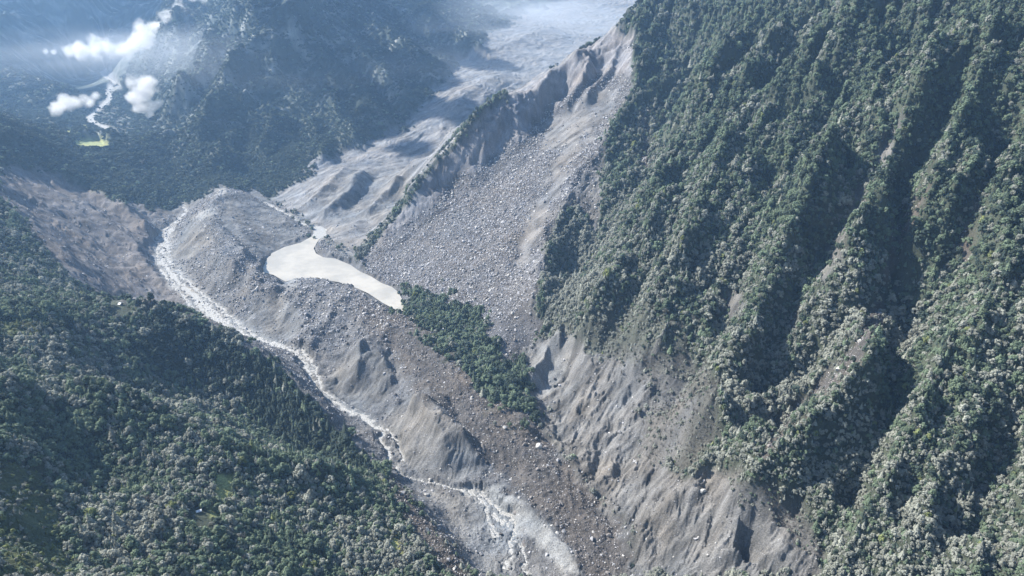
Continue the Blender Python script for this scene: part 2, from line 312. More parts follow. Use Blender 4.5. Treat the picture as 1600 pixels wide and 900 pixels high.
# ------------------------------------------------------------------ image-shaped regions of the ground, as fields over the plan
def inside(poly, U, V):
    c = np.zeros(U.shape, bool); n_ = len(poly)
    for i in range(n_):
        x1, y1 = poly[i]; x2, y2 = poly[(i + 1) % n_]
        if y1 == y2: continue
        c ^= ((y1 > V) != (y2 > V)) & (U < (x2 - x1) * (V - y1) / (y2 - y1) + x1)
    return c
def pdist(poly, U, V):
    d = np.full(U.shape, 1e9); n_ = len(poly)
    for i in range(n_):
        ax, ay = poly[i]; bx, by = poly[(i + 1) % n_]
        vx, vy = bx - ax, by - ay; L = vx * vx + vy * vy + 1e-9
        t = np.clip(((U - ax) * vx + (V - ay) * vy) / L, 0, 1)
        d = np.minimum(d, np.hypot(U - ax - t * vx, V - ay - t * vy))
    return d
def region(poly, soft=8.0, rmin=0.0, rmax=1e9, wob=1.0):
    """0..1 weight of the ground under an outline, limited to a range of distances"""
    U, V = UV
    x0 = min(p[0] for p in poly) - 40; x1 = max(p[0] for p in poly) + 40; y0 = min(p[1] for p in poly) - 40; y1 = max(p[1] for p in poly) + 40
    out = np.zeros(U.shape, np.float32)
    sel = (U > x0) & (U < x1) & (V > y0) & (V < y1) & (rr > rmin) & (rr < rmax)
    u = U[sel] + WOB[0][sel] * soft * wob; v = V[sel] + WOB[1][sel] * soft * wob
    sd_ = np.where(inside(poly, u, v), 1, -1) * pdist(poly, u, v)
    out[sel] = np.clip(.5 + sd_ / (soft + 1e-6), 0, 1)
    return out
UV = project(GX, GY, H)
lw = 1000.0
WOB = (fbm(AZ, LR, .035, 4, .6, seed=5) * .9, fbm(AZ, LR, .035, 4, .6, seed=6) * .9)
# lake basin
LAKE_Z = -1266.0
LAKE = [(408,424),(410,408),(424,396),(444,386),(470,379),(486,370),(498,356),(512,358),(508,366),(497,376),(490,388),(494,396),(505,402),(524,404),(536,409),(548,414),(562,424),(580,432),(596,442),(612,448),(622,456),(632,474),(636,487),(618,484),(596,472),(575,458),(552,448),(530,441),(500,436),(472,434),(446,440),(428,430)]
lk = region(LAKE, 7, 2300, 4200, .8)
UV0 = UV
H = np.where(lk > 0, np.minimum(H, H * (1 - lk) + (LAKE_Z - 6) * lk), H)
H = np.where((lk <= 0) & (region(LAKE, 34, 2300, 4200, 0) > 0), np.maximum(H, LAKE_Z + 1.5), H)
# ---- rivers: centre lines (pixel u, v, level, half-width in metres)
RIVERS = {
 'river': [(285,316,-1294,10.2),(292,328,-1294,10.2),(283,340,-1294.5,14),(262,360,-1295,27.7),(258,385,-1295.5,33.3),(252,400,-1296,38.8),(268,420,-1296.5,37),(290,450,-1297,31.4),(320,478,-1297.5,35.1),(350,508,-1298,35.1),(400,531,-1298.5,29.6),(430,538,-1299,15.3),(455,545,-1299,15.3),(478,560,-1299.5,14),(486,590,-1300,12.8),(505,615,-1300.5,12.8),(540,640,-1301,14),(580,655,-1301.5,11.5),(596,675,-1302,8.9),(605,705,-1302.5,7),(618,735,-1303,5.1),(640,747,-1303.5,4.4),(690,756,-1304,4.4),(735,770,-1304.5,7.6),(765,793,-1305,12.8),(800,826,-1306,8.9),(815,855,-1307,5.1),(822,898,-1308,5.1)],
 'far_river': [(178,100,-1277,25),(160,112,-1279,22.5),(165,120,-1280,22.5),(182,130,-1282,20),(168,140,-1283,22.5),(172,155,-1284,20),(150,172,-1285,22.5),(139,183,-1287,27.5),(146,192,-1288,22.5),(162,197,-1288,17.5),(172,203,-1288.5,20),(190,213,-1289,17.5)],
 'lake_inflow': [(412,316,-1262,8),(425,322,-1262.5,10),(445,333,-1263,13),(460,343,-1264,14),(475,350,-1265,16),(500,357,-1265.8,20),(500,372,-1266,24)],
}
RV = {}
for nm, pts in RIVERS.items():
    p = np.array([pz(u, v, z) + (w_,) for u, v, z, w_ in pts])
    t = np.arange(len(p)); tf = np.linspace(0, len(p) - 1, (len(p) - 1) * 5 + 1)
    q_ = np.stack([np.interp(tf, t, p[:, k]) for k in range(4)], 1)
    for _ in range(3): q_[1:-1] = (q_[:-2] + 2 * q_[1:-1] + q_[2:]) / 4
    RV[nm] = q_
def river_field(x, y, q_, reach=2.6):
    """distance in half-widths and water level beside a centre line"""
    best = np.full(x.shape, 1e9); lev = np.zeros(x.shape); wd = np.ones(x.shape)
    for i in range(len(q_) - 1):
        ax, ay, az_, aw = q_[i]; bx, by, bz, bw = q_[i + 1]; m_ = max(aw, bw) * reach + 10
        s_ = (x > min(ax, bx) - m_) & (x < max(ax, bx) + m_) & (y > min(ay, by) - m_) & (y < max(ay, by) + m_)
        if not s_.any(): continue
        X_ = x[s_]; Y_ = y[s_]; vx, vy = bx - ax, by - ay
        t = np.clip(((X_ - ax) * vx + (Y_ - ay) * vy) / (vx * vx + vy * vy + 1e-9), 0, 1)
        d = np.hypot(X_ - ax - t * vx, Y_ - ay - t * vy) / (aw + t * (bw - aw))
        k = d < best[s_]; b_ = best[s_]; b_[k] = d[k]; best[s_] = b_
        l_ = lev[s_]; l_[k] = (az_ + t * (bz - az_))[k]; lev[s_] = l_
    return best, lev
# ---- weights of the ground kinds, painted in order
KINDS = ['forest', 'glacier', 'slide', 'scree', 'grey', 'brown', 'dark', 'grass', 'pale', 'scrub', 'rock', 'cliff', 'meadow', 'silt']
W = {k: np.zeros(H.shape, np.float32) for k in KINDS}; W['forest'][:] = 1
UV = project(GX, GY, H)
def paint(kind, poly, soft=8, rmin=0, rmax=1e9, wob=1.0, k=1.0):
    m_ = region(poly, soft, rmin, rmax, wob) * k
    for q_ in KINDS: W[q_] *= (1 - m_)
    W[kind] += m_
paint('glacier', [(430,300),(480,268),(540,235),(600,212),(640,190),(690,130),(715,95),(770,45),(830,15),(900,-10),(1010,-10),(985,35),(880,115),(770,185),(700,250),(620,350),(552,402),(500,372),(470,345),(420,320)], 12, 3150)
paint('brown', [(0,232),(60,258),(110,282),(170,308),(240,328),(290,335),(300,345),(285,385),(285,430),(330,490),(410,552),(350,520),(270,484),(215,475),(170,470),(128,450),(80,405),(40,355),(0,305)], 8, 2150, 4600)
paint('grey', [(235,350),(280,322),(300,318),(345,288),(400,296),(430,318),(470,345),(500,372),(552,402),(640,460),(660,520),(760,620),(830,650),(870,700),(940,790),(990,840),(990,910),(745,910),(700,850),(640,775),(600,735),(560,703),(500,642),(440,582),(400,550),(330,497),(270,450),(240,400)], 8, 0, 4500)
paint('slide', [(556,404),(600,356),(680,256),(750,186),(800,151),(860,118),(900,92),(948,62),(985,60),(995,75),(985,110),(990,150),(972,170),(945,215),(935,250),(940,290),(935,370),(920,360),(905,328),(880,330),(858,370),(848,420),(838,480),(850,515),(820,560),(790,570),(740,485),(650,452),(600,442)], 8, 2000, 4400)
paint('scree', [(850,185),(930,140),(960,150),(940,200),(900,240),(870,310),(845,370),(835,420),(805,410),(812,370),(850,300),(880,230),(840,235)], 14, 2000, 4400)
paint('rock', [(980,165),(945,215),(905,285),(870,330),(850,380),(843,440),(825,480),(835,490),(850,420),(862,360),(885,325),(910,330),(935,370),(942,290),(950,215)], 6, 2000, 4400, k=.8)
paint('cliff', [(560,398),(600,353),(680,253),(750,183),(800,148),(860,115),(900,88),(948,50),(990,60),(985,120),(940,115),(850,170),(830,205),(760,250),(700,300),(640,345)], 8, 2500, 4500)
paint('rock', [(820,545),(870,518),(925,556),(990,575),(1060,590),(1090,640),(1060,700),(1040,738),(1075,752),(1110,738),(1135,742),(1170,768),(1230,800),(1275,850),(1290,910),(985,910),(990,842),(940,792),(870,702),(840,660),(825,600)], 10, 0, 3000)
paint('scrub', [(935,562),(1060,540),(1130,600),(1120,700),(1070,742),(1015,732),(1000,670),(1020,610),(990,580)], 16, 0, 3000, k=.75)
paint('scrub', [(880,520),(960,470),(1040,480),(1090,540),(1060,580),(960,575)], 22, 0, 3000, k=.35)
paint('scrub', [(1130,740),(1200,760),(1260,810),(1290,870),(1270,880),(1220,830),(1160,790)], 12, 0, 3000, k=.8)
paint('dark', [(560,460),(640,480),(700,540),(770,630),(840,670),(880,725),(950,800),(980,850),(980,910),(920,910),(880,850),(840,800),(780,745),(720,690),(650,600),(600,540),(560,500)], 16, 0, 3000, k=.85)
paint('dark', [(610,735),(640,775),(690,835),(745,910),(700,910),(650,830),(600,760)], 12, 0, 1700)
paint('forest', [(622,458),(650,452),(700,468),(745,482),(762,520),(780,560),(790,590),(775,605),(735,580),(690,545),(655,515),(640,492)], 14, 1500, 3200, wob=2, k=.62)
paint('forest', [(735,560),(785,575),(815,610),(830,640),(800,652),(765,620)], 26, 1500, 3200, wob=1.6, k=.3)
for pl, sf in [([(572,535),(600,556),(610,580),(606,620),(592,638),(560,642),(520,624),(506,602),(530,572),(555,550)], 5), ([(610,645),(638,622),(680,633),(716,662),(742,700),(748,738),(720,754),(670,744),(625,737),(606,705)], 7),
               ([(402,462),(440,460),(470,480),(472,512),(452,532),(420,529),(378,515),(392,485)], 8), ([(262,402),(288,350),(310,342),(334,378),(300,404)], 6), ([(357,300),(402,304),(475,362),(412,408),(375,385),(345,350)], 8),
               ([(826,592),(845,545),(876,524),(892,540),(882,585),(850,626),(835,630)], 5), ([(905,560),(925,575),(900,640),(880,690),(868,680),(880,620)], 8),
               ([(480,330),(540,262),(620,262),(690,262),(650,320),(600,345),(540,350),(500,352)], 10)]:
    paint('silt', pl, sf, 0, 4600, k=.85)
paint('forest', [(552,402),(600,350),(680,250),(750,180),(790,152),(795,157),(752,187),(685,257),(607,355),(566,405),(558,410)], 3, 2500, 4500, k=.9)
paint('forest', [(0,222),(60,246),(100,262),(170,300),(180,312),(120,292),(60,268),(0,255)], 10, 2500, 4600)
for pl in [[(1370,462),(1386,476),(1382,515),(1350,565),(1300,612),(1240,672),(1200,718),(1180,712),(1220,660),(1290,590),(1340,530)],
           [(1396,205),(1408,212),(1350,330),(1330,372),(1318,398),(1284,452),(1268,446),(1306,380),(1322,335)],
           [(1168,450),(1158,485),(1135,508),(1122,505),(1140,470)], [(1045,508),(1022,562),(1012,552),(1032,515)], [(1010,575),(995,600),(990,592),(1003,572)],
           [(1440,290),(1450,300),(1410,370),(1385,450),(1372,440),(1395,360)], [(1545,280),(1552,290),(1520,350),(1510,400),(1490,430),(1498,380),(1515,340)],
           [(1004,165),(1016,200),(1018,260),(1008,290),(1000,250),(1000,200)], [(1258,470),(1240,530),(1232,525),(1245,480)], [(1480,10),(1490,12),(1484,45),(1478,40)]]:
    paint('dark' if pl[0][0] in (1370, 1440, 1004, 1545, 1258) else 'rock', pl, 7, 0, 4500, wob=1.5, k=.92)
paint('pale', [(735,762),(770,757),(810,782),(852,815),(885,850),(910,898),(880,900),(850,860),(810,832),(770,800)], 8, 0, 1700)
paint('pale', [(640,760),(700,765),(770,800),(800,850),(790,905),(750,905),(720,850),(660,790)], 14, 0, 1700, k=.5)
paint('pale', [(855,540),(880,520),(905,535),(885,580),(850,625),(825,600),(825,570)], 6, 1500, 3000, k=.7)
paint('pale', [(440,440),(462,436),(466,446),(446,456)], 4, 1500, 3500)
paint('pale', [(338,298),(352,294),(358,300),(330,312)], 4, 3000, 4500)
paint('pale', [(298,338),(335,325),(340,335),(325,342),(300,345)], 4, 3000, 4500)
paint('pale', [(242,360),(262,352),(262,400),(285,440),(350,500),(400,520),(440,535),(420,545),(330,505),(262,445),(240,400)], 10, 2300, 4200, k=.6)
paint('meadow', [(333,740),(350,742),(366,740),(366,770),(356,785),(342,780),(336,764)], 4, 0, 1500)
paint('meadow', [(598,815),(612,828),(632,860),(636,885),(622,880),(606,850)], 8, 0, 1500, k=.8)
paint('meadow', [(535,870),(560,880),(560,900),(540,900)], 8, 0, 1500, k=.8)
paint('meadow', [(325,790),(340,785),(350,800),(338,816),(322,810)], 6, 0, 1500, k=.7)
paint('grass', [(0,588),(30,622),(60,685),(66,745),(100,830),(115,910),(0,910)], 12, 0, 1330, k=.9)
paint('grass', [(0,464),(40,482),(72,524),(40,532),(0,525)], 8, 1300, 2100, k=.9)
paint('meadow', [(120,462),(200,466),(205,478),(150,482)], 5, 1700, 2300, k=.8)
paint('meadow', [(88,218),(100,203),(138,195),(140,207),(120,213),(105,222)], 2, 4300, 7500)
paint('meadow', [(114,226),(125,220),(158,218),(180,238),(174,244),(150,243),(122,240)], 2, 3900, 7000)
paint('meadow', [(105,222),(150,218),(150,222),(118,226)], 2, 4300, 6500, k=.6)
paint('pale', [(155,100),(172,100),(190,130),(178,150),(182,158),(150,178),(150,190),(178,200),(195,214),(182,216),(150,200),(132,188),(140,172),(168,152),(160,140),(172,130),(158,118)], 3, 4800, 12000, k=.9)
paint('grey', [(150,178),(185,165),(205,190),(210,215),(195,214),(178,200),(155,192)], 5, 4800, 9000, k=.6)

RIVERS2 = [[(270,350,-1294.6,8),(250,364,-1295,9),(243,384,-1295.5,9),(248,402,-1296,8)], [(258,398,-1296,7),(280,428,-1296.6,8),(312,455,-1297,9),(345,480,-1297.6,9),(372,505,-1298,8),(398,524,-1298.5,8)],
           [(250,420,-1296.6,7),(275,450,-1297,8),(300,478,-1297.5,7),(335,510,-1298,7)], [(470,545,-1299,7),(492,570,-1299.6,7),(498,598,-1300,7),(520,622,-1300.7,7)], [(600,668,-1302,6),(622,690,-1302.6,5),(628,720,-1303,5)],
           [(745,768,-1304.6,8),(778,790,-1305,8),(805,815,-1305.8,7),(800,850,-1306.6,7),(790,890,-1307.5,6)], [(735,765,-1304.4,7),(762,800,-1305.2,6),(775,840,-1306,6)]]
for k_, pts in enumerate(RIVERS2):
    p = np.array([pz(u, v, z) + (w_,) for u, v, z, w_ in pts]); t = np.arange(len(p)); tf = np.linspace(0, len(p) - 1, (len(p) - 1) * 5 + 1)
    q_ = np.stack([np.interp(tf, t, p[:, k]) for k in range(4)], 1)
    for _ in range(3): q_[1:-1] = (q_[:-2] + 2 * q_[1:-1] + q_[2:]) / 4
    RV['side_channel' + ('' if k_ == 0 else '.%03d' % k_)] = q_
# ------------------------------------------------------------------ fine terrain
NA2, NR2 = (700, 900) if DEV == 'lo' else (1500, 1950)
def catmull(n_old, n_new):
    t = np.linspace(0, n_old - 1, n_new); i = np.clip(np.floor(t).astype(int), 0, n_old - 2); f = t - i
    idx = np.clip(np.stack([i - 1, i, i + 1, i + 2]), 0, n_old - 1)
    w_ = np.stack([-.5*f+f**2-.5*f**3, 1-2.5*f**2+1.5*f**3, .5*f+2*f**2-1.5*f**3, -.5*f**2+.5*f**3])
    return idx, w_
def up(A_, lin=False):
    ia, wa = catmull(NA, NA2); ir, wr = catmull(NR, NR2)
    B = sum(A_[ia[k]] * wa[k][:, None] for k in range(4))
    return sum(B[:, ir[k]] * wr[k][None, :] for k in range(4))
az2 = np.linspace(AZ0, AZ1, NA2); lr2 = np.linspace(L0, L1, NR2)
AZ2, LR2 = np.meshgrid(az2, lr2, indexing='ij')
R2 = np.exp(LR2); X = R2 * np.sin(AZ2); Y = R2 * np.cos(AZ2)
Z = up(H)
WF = {k: np.clip(up(W[k]), 0, 1) for k in KINDS}
LKF = np.clip(up(lk), 0, 1)
far = np.clip((R2 - 4200) / 1800, 0, 1); right = np.clip((X + 0.25 * Y - 450) / 250, 0, 1) * (1 - far)
bare = 1 - WF['forest']
def mf(mask, fn):            # evaluate a field only where its weight is not zero
    out = np.zeros(Z.shape); s_ = mask > 0.004
    if s_.any(): out[s_] = fn(X[s_], Y[s_])
    return out
def right_noise(x, y):
    a_ = .68 * x + .73 * y; p_ = -.73 * x + .68 * y
    return (fbm(p_ + fbm(x, y, 300, 2, seed=21) * 45, a_ * .33, 125, 4, .5, True, 22) - .3) * 32 + (fbm(p_, a_ * .4, 48, 3, .5, True, 25) - .3) * 7 + fbm(x, y, 60, 3, .55, False, 23) * 5
m_ = right * WF['forest']; Z += m_ * mf(m_, right_noise) * (1 + 1.1 * np.clip((Z + 800) / 400, 0, 1))
m_ = (1 - right) * (1 - far) * WF['forest']; Z += m_ * mf(m_, lambda x, y: fbm(x, y, 130, 4, .5, False, 24) * 7)
fw = np.clip((R2 - 3900) / 1500, 0, 1) * WF['forest']
def far_noise(x, y):
    q1 = fbm(x + fbm(x, y, 500, 2, seed=31) * 160, y, 640, 6, .55, True, 32)
    q2 = fbm((x * .5 - y * .86), (x * .86 + y * .5) * .3, 210, 4, .55, True, 33)
    return (q1 - .4) * 48 + (q2 - .3) * 30
Z += fw * mf(fw, far_noise) * np.clip((Z + 1290) / 120, .08, 1)
def rock_noise(x, y):
    a_ = .68 * x + .73 * y; p_ = -.73 * x + .68 * y
    return (fbm(p_ + fbm(x, y, 90, 2, seed=41) * 22, a_ * .25, 34, 4, .55, True, 42) - .3) * 7 + (fbm(x, y, 75, 5, .6, True, 43) - .3) * 9
m_ = WF['rock'] * (1 - far); Z += m_ * mf(m_, rock_noise)
m_ = WF['cliff'] * (1 - far); Z += m_ * mf(m_, lambda x, y: (fbm(x + fbm(x, y, 70, 2, seed=57) * 20, y, 62, 5, .58, True, 58) - .35) * 11)
m_ = WF['brown']; Z += m_ * mf(m_, lambda x, y: (fbm((x * .5 + y * .86) + fbm(x, y, 120, 2, seed=44) * 30, (x * .86 - y * .5) * .22, 70, 5, .6, True, 45) - .3) * 10)
m_ = (WF['grey'] + WF['dark'] + .6 * WF['pale']) * (1 - LKF); Z += m_ * mf(m_, lambda x, y: fbm(x, y, 95, 4, .5, False, 47) * 4 + (fbm(x, y, 60, 5, .62, True, 48) - .3) * 4.2)
m_ = WF['silt']; Z += m_ * mf(m_, lambda x, y: (fbm(x * .8 - y * .6 + fbm(x, y, 60, 2, seed=91) * 8, (x * .6 + y * .8) * .35, 17, 3, .55, True, 92) - .3) * 3.2 + fbm(x, y, 60, 3, seed=93) * 1.5)
m_ = WF['scree']; Z += m_ * mf(m_, lambda x, y: fbm(-.73 * x + .68 * y, (.68 * x + .73 * y) * .15, 26, 3, .5, False, 49) * .9)
m_ = WF['slide']; Z += m_ * mf(m_, lambda x, y: fbm(x, y, 80, 3, .5, False, 50) * 5 + fbm(x, y, 14, 2, .6, False, 51) * 1.6)
m_ = WF['glacier']; Z += m_ * mf(m_, lambda x, y: fbm((x * .8 - y * .6) + fbm(x, y, 300, 2, seed=52) * 90, (x * .6 + y * .8) * .3, 95, 6, .6, True, 53) - .3) * np.clip((R2 - 3400) / 1500, .25, 1) * 10
m_ = WF['grass'] * (R2 < 2500); Z += m_ * mf(m_, lambda x, y: (fbm(x - .5 * y, x * .3 + .2 * y, 60, 5, .6, True, seed=54) - .3) * 9)
# channels
for nm, q_ in RV.items():
    s_ = (X > q_[:, 0].min() - 160) & (X < q_[:, 0].max() + 160) & (Y > q_[:, 1].min() - 160) & (Y < q_[:, 1].max() + 160)
    x = X[s_]; y = Y[s_]
    d, lev = river_field(x + fbm(x, y, 46, 4, .6, seed=61) * 15, y + fbm(x, y, 16, 3, .6, True, seed=62) * 4, q_)
    bed = lev - 2.2 * (1 - np.clip(d, 0, 1) ** 2) + np.clip(d - 1, 0, 2) * 4.0 + (fbm(x, y, 18, 4, .6, True, 63) - .2) * 1.9 + (-.4 if nm != 'far_river' else -2.0)
    k = np.where(d < 2.6, np.clip((2.4 - d) / 1.2, 0, 1), 0)
    Z[s_] = Z[s_] * (1 - k) + bed * k
    fm = np.where(d < 2.6, np.clip(1.9 - d, 0, 1), 0) * .85
    for kk in KINDS: WF[kk][s_] *= (1 - fm)
    WF['pale'][s_] += fm
shore = np.clip(LKF * 2.2, 0, 1)
Z = np.where((LKF > 0.001), Z * (1 - shore) + np.minimum(Z, LAKE_Z - 1.5) * shore, Z)
# ---- colours of the ground (albedo)
COL = dict(forest=(.050,.060,.042), glacier=(.15,.15,.152), slide=(.088,.086,.088), scree=(.145,.141,.138), grey=(.108,.109,.112), brown=(.115,.108,.107),
           dark=(.073,.065,.059), grass=(.07,.085,.04), pale=(.20,.201,.198), scrub=(.10,.098,.094), rock=(.125,.123,.12), cliff=(.17,.165,.17), meadow=(.27,.29,.12), silt=(.135,.136,.136))
tot = sum(WF[k] for k in KINDS) + 1e-6
CR = np.zeros(Z.shape + (3,), np.float32)
for k in KINDS:
    c_ = np.array(COL[k]); f_ = (WF[k] / tot)[..., None]
    CR += (c_ * f_).astype(np.float32)
farf = (far * WF['forest'])[..., None]
CR = CR * (1 - farf) + farf * np.array((.045, .058, .046))
# gravel streaks and ravines scoured in the distant forest
m_ = far * WF['forest']; sc = np.clip((mf(m_, lambda x, y: fbm((x * .5 - y * .86), (x * .86 + y * .5) * .22, 190, 4, .6, True, 71)) - 1.15) * 1.2, 0, 1) * m_
CR = CR * (1 - sc[..., None]) + sc[..., None] * np.array((.24, .25, .24))
mott = 1 + fbm(X, Y, 60, 5, .7, seed=72) * .3
m_ = (WF['slide'] + WF['scree'] + WF['cliff']) / tot
st = m_ * mf(m_, lambda x, y: fbm(-.53 * x + .85 * y + fbm(x, y, 160, 2, seed=95) * 18, (.85 * x + .53 * y) * .1, 34, 4, .6, False, 96))
m_ = (WF['rock'] + WF['silt'] + WF['brown'] + WF['glacier']) / tot
st += m_ * mf(m_, lambda x, y: fbm(-.5 * x + .86 * y + fbm(x, y, 120, 2, seed=97) * 22, (.86 * x + .5 * y) * .14, 40, 4, .6, False, 98))
warm = mf(bare, lambda x, y: fbm(x, y, 210, 4, .6, seed=99)) * bare
CR *= np.stack([1 + warm * .075, 1 + warm * .01, 1 - warm * .07], -1)
CR = np.clip(CR * (mott + st * .42)[..., None], .012, .8)
# ---- which named piece of the ground each face belongs to
U2, V2 = project(X, Y, Z)
lab = np.zeros(Z.shape, np.int8)     # 0 valley_floor
NAMES = ['valley_floor', 'mountainside', 'forested_hill', 'landslide_slope', 'debris_dam', 'glacier_tongue', 'forested_mountain', 'distant_mountains', 'scarred_hillside', 'forested_shoulder']
def rg(poly, rmin=0, rmax=1e9): return inside(poly, U2, V2) & (R2 > rmin) & (R2 < rmax)
lab[(X + .29 * Y > 640)] = 1
lab[rg([(-900,460),(60,460),(200,462),(270,480),(400,548),(500,640),(600,735),(640,775),(745,910),(800,3000),(-4000,3000)], 0, 2400)] = 2
lab[(X < -.55 * Y) & (R2 < 2400)] = 2
lab[(R2 > 4700)] = 6
lab[rg([(-900,-500),(300,-500),(290,20),(235,85),(180,120),(140,200),(0,215),(-900,215)], 4700)] = 7
lab[(R2 > 11500)] = 7
lab[rg([(-900,205),(0,212),(60,230),(100,240),(160,200),(300,250),(370,278),(290,330),(170,300),(60,255),(-900,200)], 3000, 6500)] = 9
lab[rg([(-900,225),(0,225),(60,255),(170,302),(290,332),(262,380),(280,440),(400,548),(270,482),(200,464),(60,462),(-900,470)], 2000, 4600)] = 8
lab[(X < -1900) & (R2 > 2400) & (R2 < 3700) & (Y < 3100)] = 8
lab[(WF['glacier'] > .5)] = 5
lab[rg([(552,402),(600,350),(750,180),(860,110),(1000,30),(990,150),(940,290),(935,370),(858,370),(838,490),(800,560),(740,485),(640,455)], 1900, 4700)] = 3
lab[rg([(350,290),(420,318),(470,372),(412,400),(410,430),(540,440),(640,485),(760,500),(830,640),(870,705),(940,790),(985,900),(905,900),(850,812),(740,760),(690,750),(620,735),(590,660),(500,620),(480,560),(430,540),(330,480),(290,400)], 0, 4400)] = 4
# ---- build
idx = np.arange(NA2 * NR2).reshape(NA2, NR2)
FQ = np.stack([idx[:-1, :-1], idx[1:, :-1], idx[1:, 1:], idx[:-1, 1:]], -1).reshape(-1, 4)
VQ = np.stack([X, Y, Z], -1).reshape(-1, 3).astype(np.float32)
fl = lab[:-1, :-1].ravel()
def mesh_from(name, V, F, cols=None, smooth=True):
    used, inv = np.unique(F, return_inverse=True); F = inv.reshape(F.shape)
    me = bpy.data.meshes.new(name); k = F.shape[1]
    me.vertices.add(len(used)); me.vertices.foreach_set('co', V[used].ravel())
    me.loops.add(F.size); me.loops.foreach_set('vertex_index', F.ravel().astype(np.int32))
    me.polygons.add(len(F)); me.polygons.foreach_set('loop_start', (np.arange(len(F)) * k).astype(np.int32))
    if cols is not None:
        for nm, A_ in cols.items():
            at = me.attributes.new(nm, 'FLOAT_COLOR', 'POINT')
            c4 = np.ones((len(used), 4), np.float32); c4[:, :A_.shape[1]] = A_[used]; at.data.foreach_set('color', c4.ravel())
    me.update(calc_edges=True)
    if smooth: me.polygons.foreach_set('use_smooth', np.ones(len(F), bool))
    return me
def ground_material():
    m = bpy.data.materials.new('ground'); m.use_nodes = True; t = m.node_tree; b = t.nodes['Principled BSDF']
    L = t.links.new; N = t.nodes.new
    at = N('ShaderNodeAttribute'); at.attribute_name = 'albedo'
    k = N('ShaderNodeAttribute'); k.attribute_name = 'kind'
    geo = N('ShaderNodeNewGeometry')
    n1_ = N('ShaderNodeTexNoise'); n1_.inputs['Scale'].default_value = .3; n1_.inputs['Detail'].default_value = 8; n1_.inputs['Roughness'].default_value = .68
    L(geo.outputs['Position'], n1_.inputs['Vector'])
    mr = N('ShaderNodeMapRange'); mr.inputs[1].default_value = .3; mr.inputs[2].default_value = .7; mr.inputs[3].default_value = .45; mr.inputs[4].default_value = 1.6
    L(n1_.outputs[0], mr.inputs[0])
    mul = N('ShaderNodeVectorMath'); mul.operation = 'SCALE'; L(at.outputs['Color'], mul.inputs[0]); L(mr.outputs[0], mul.inputs['Scale'])
    L(mul.outputs[0], b.inputs['Base Color'])
    bp = N('ShaderNodeBump'); bp.inputs['Distance'].default_value = 3.5; bp.inputs['Strength'].default_value = 1.0
    L(n1_.outputs[0], bp.inputs['Height']); L(bp.outputs[0], b.inputs['Normal'])
    b.inputs['Roughness'].default_value = .9; b.inputs['Specular IOR Level'].default_value = .25
    return m
GM = ground_material()
def setp(o, **kw):
    for k, v in kw.items(): o[k] = v
    return o
albedo = CR.reshape(-1, 3)
for li, nm in enumerate(NAMES):
    s_ = fl == li
    if not s_.any(): continue
    me = mesh_from(nm, VQ, FQ[s_], dict(albedo=albedo)); me.materials.append(GM)
    o = bpy.data.objects.new(nm, me); C.collection.objects.link(o); o['kind'] = 'structure'
# ---- water
def water_material(name, base, foam, rough, scale, thr):
    m = bpy.data.materials.new(name); m.use_nodes = True; t = m.node_tree; b = t.nodes['Principled BSDF']; L = t.links.new; N = t.nodes.new
    geo = N('ShaderNodeNewGeometry'); n_ = N('ShaderNodeTexNoise'); n_.inputs['Scale'].default_value = scale; n_.inputs['Detail'].default_value = 7; n_.inputs['Roughness'].default_value = .7
    L(geo.outputs['Position'], n_.inputs['Vector'])
    cr = N('ShaderNodeValToRGB'); cr.color_ramp.elements[0].position = thr - .08; cr.color_ramp.elements[1].position = thr + .08
    cr.color_ramp.elements[0].color = (*base, 1); cr.color_ramp.elements[1].color = (*foam, 1)
    L(n_.outputs[0], cr.inputs[0]); L(cr.outputs[0], b.inputs['Base Color']); b.inputs['Roughness'].default_value = rough
    bp = N('ShaderNodeBump'); bp.inputs['Distance'].default_value = .5; bp.inputs['Strength'].default_value = .4 if scale > .1 else .0
    L(n_.outputs[0], bp.inputs['Height']); L(bp.outputs[0], b.inputs['Normal'])
    return m
RM = water_material('white_water', (.18,.178,.165), (.50,.495,.48), .5, .35, .53)
LM = water_material('silty_lake', (.29,.275,.24), (.38,.355,.305), .3, .006, .5)
for nm, q_ in RV.items():
    V = []; F = []
    for i in range(len(q_)):
        a0 = q_[max(i - 1, 0)]; b0 = q_[min(i + 1, len(q_) - 1)]
        d = np.array([b0[0] - a0[0], b0[1] - a0[1]]); d /= np.linalg.norm(d) + 1e-9; nn = np.array([-d[1], d[0]])
        for k in (-1, -.5, 0, .5, 1): V.append((q_[i][0] + nn[0] * k * q_[i][3] * 1.5, q_[i][1] + nn[1] * k * q_[i][3] * 1.5, q_[i][2]))
    for i in range(len(q_) - 1):
        for k in range(4): F.append((i * 5 + k, i * 5 + k + 1, i * 5 + k + 6, i * 5 + k + 5))
    me = mesh_from(nm, np.array(V, np.float32), np.array(F)); me.materials.append(RM)
    o = bpy.data.objects.new(nm, me); C.collection.objects.link(o); o['kind'] = 'structure'
lp = [pz(u, v, LAKE_Z)[:2] for u, v in LAKE]; cxm = sum(p[0] for p in lp) / len(lp); cym = sum(p[1] for p in lp) / len(lp)
V = [(cxm, cym, LAKE_Z)] + [(cxm + (x - cxm) * 1.04 + 0, cym + (y - cym) * 1.04, LAKE_Z) for x, y in lp]
xs = [v[0] for v in V]; ys = [v[1] for v in V]
me = bpy.data.meshes.new('lake'); nL = len(lp)
me.from_pydata([(x, y, LAKE_Z) for x, y in lp], [], [tuple(range(nL))]); me.materials.append(LM)
bmx = bmesh.new(); bmx.from_mesh(me); bmesh.ops.triangulate(bmx, faces=bmx.faces); bmesh.ops.recalc_face_normals(bmx, faces=bmx.faces)
if bmx.faces[:][0].normal.z < 0: bmesh.ops.reverse_faces(bmx, faces=bmx.faces)
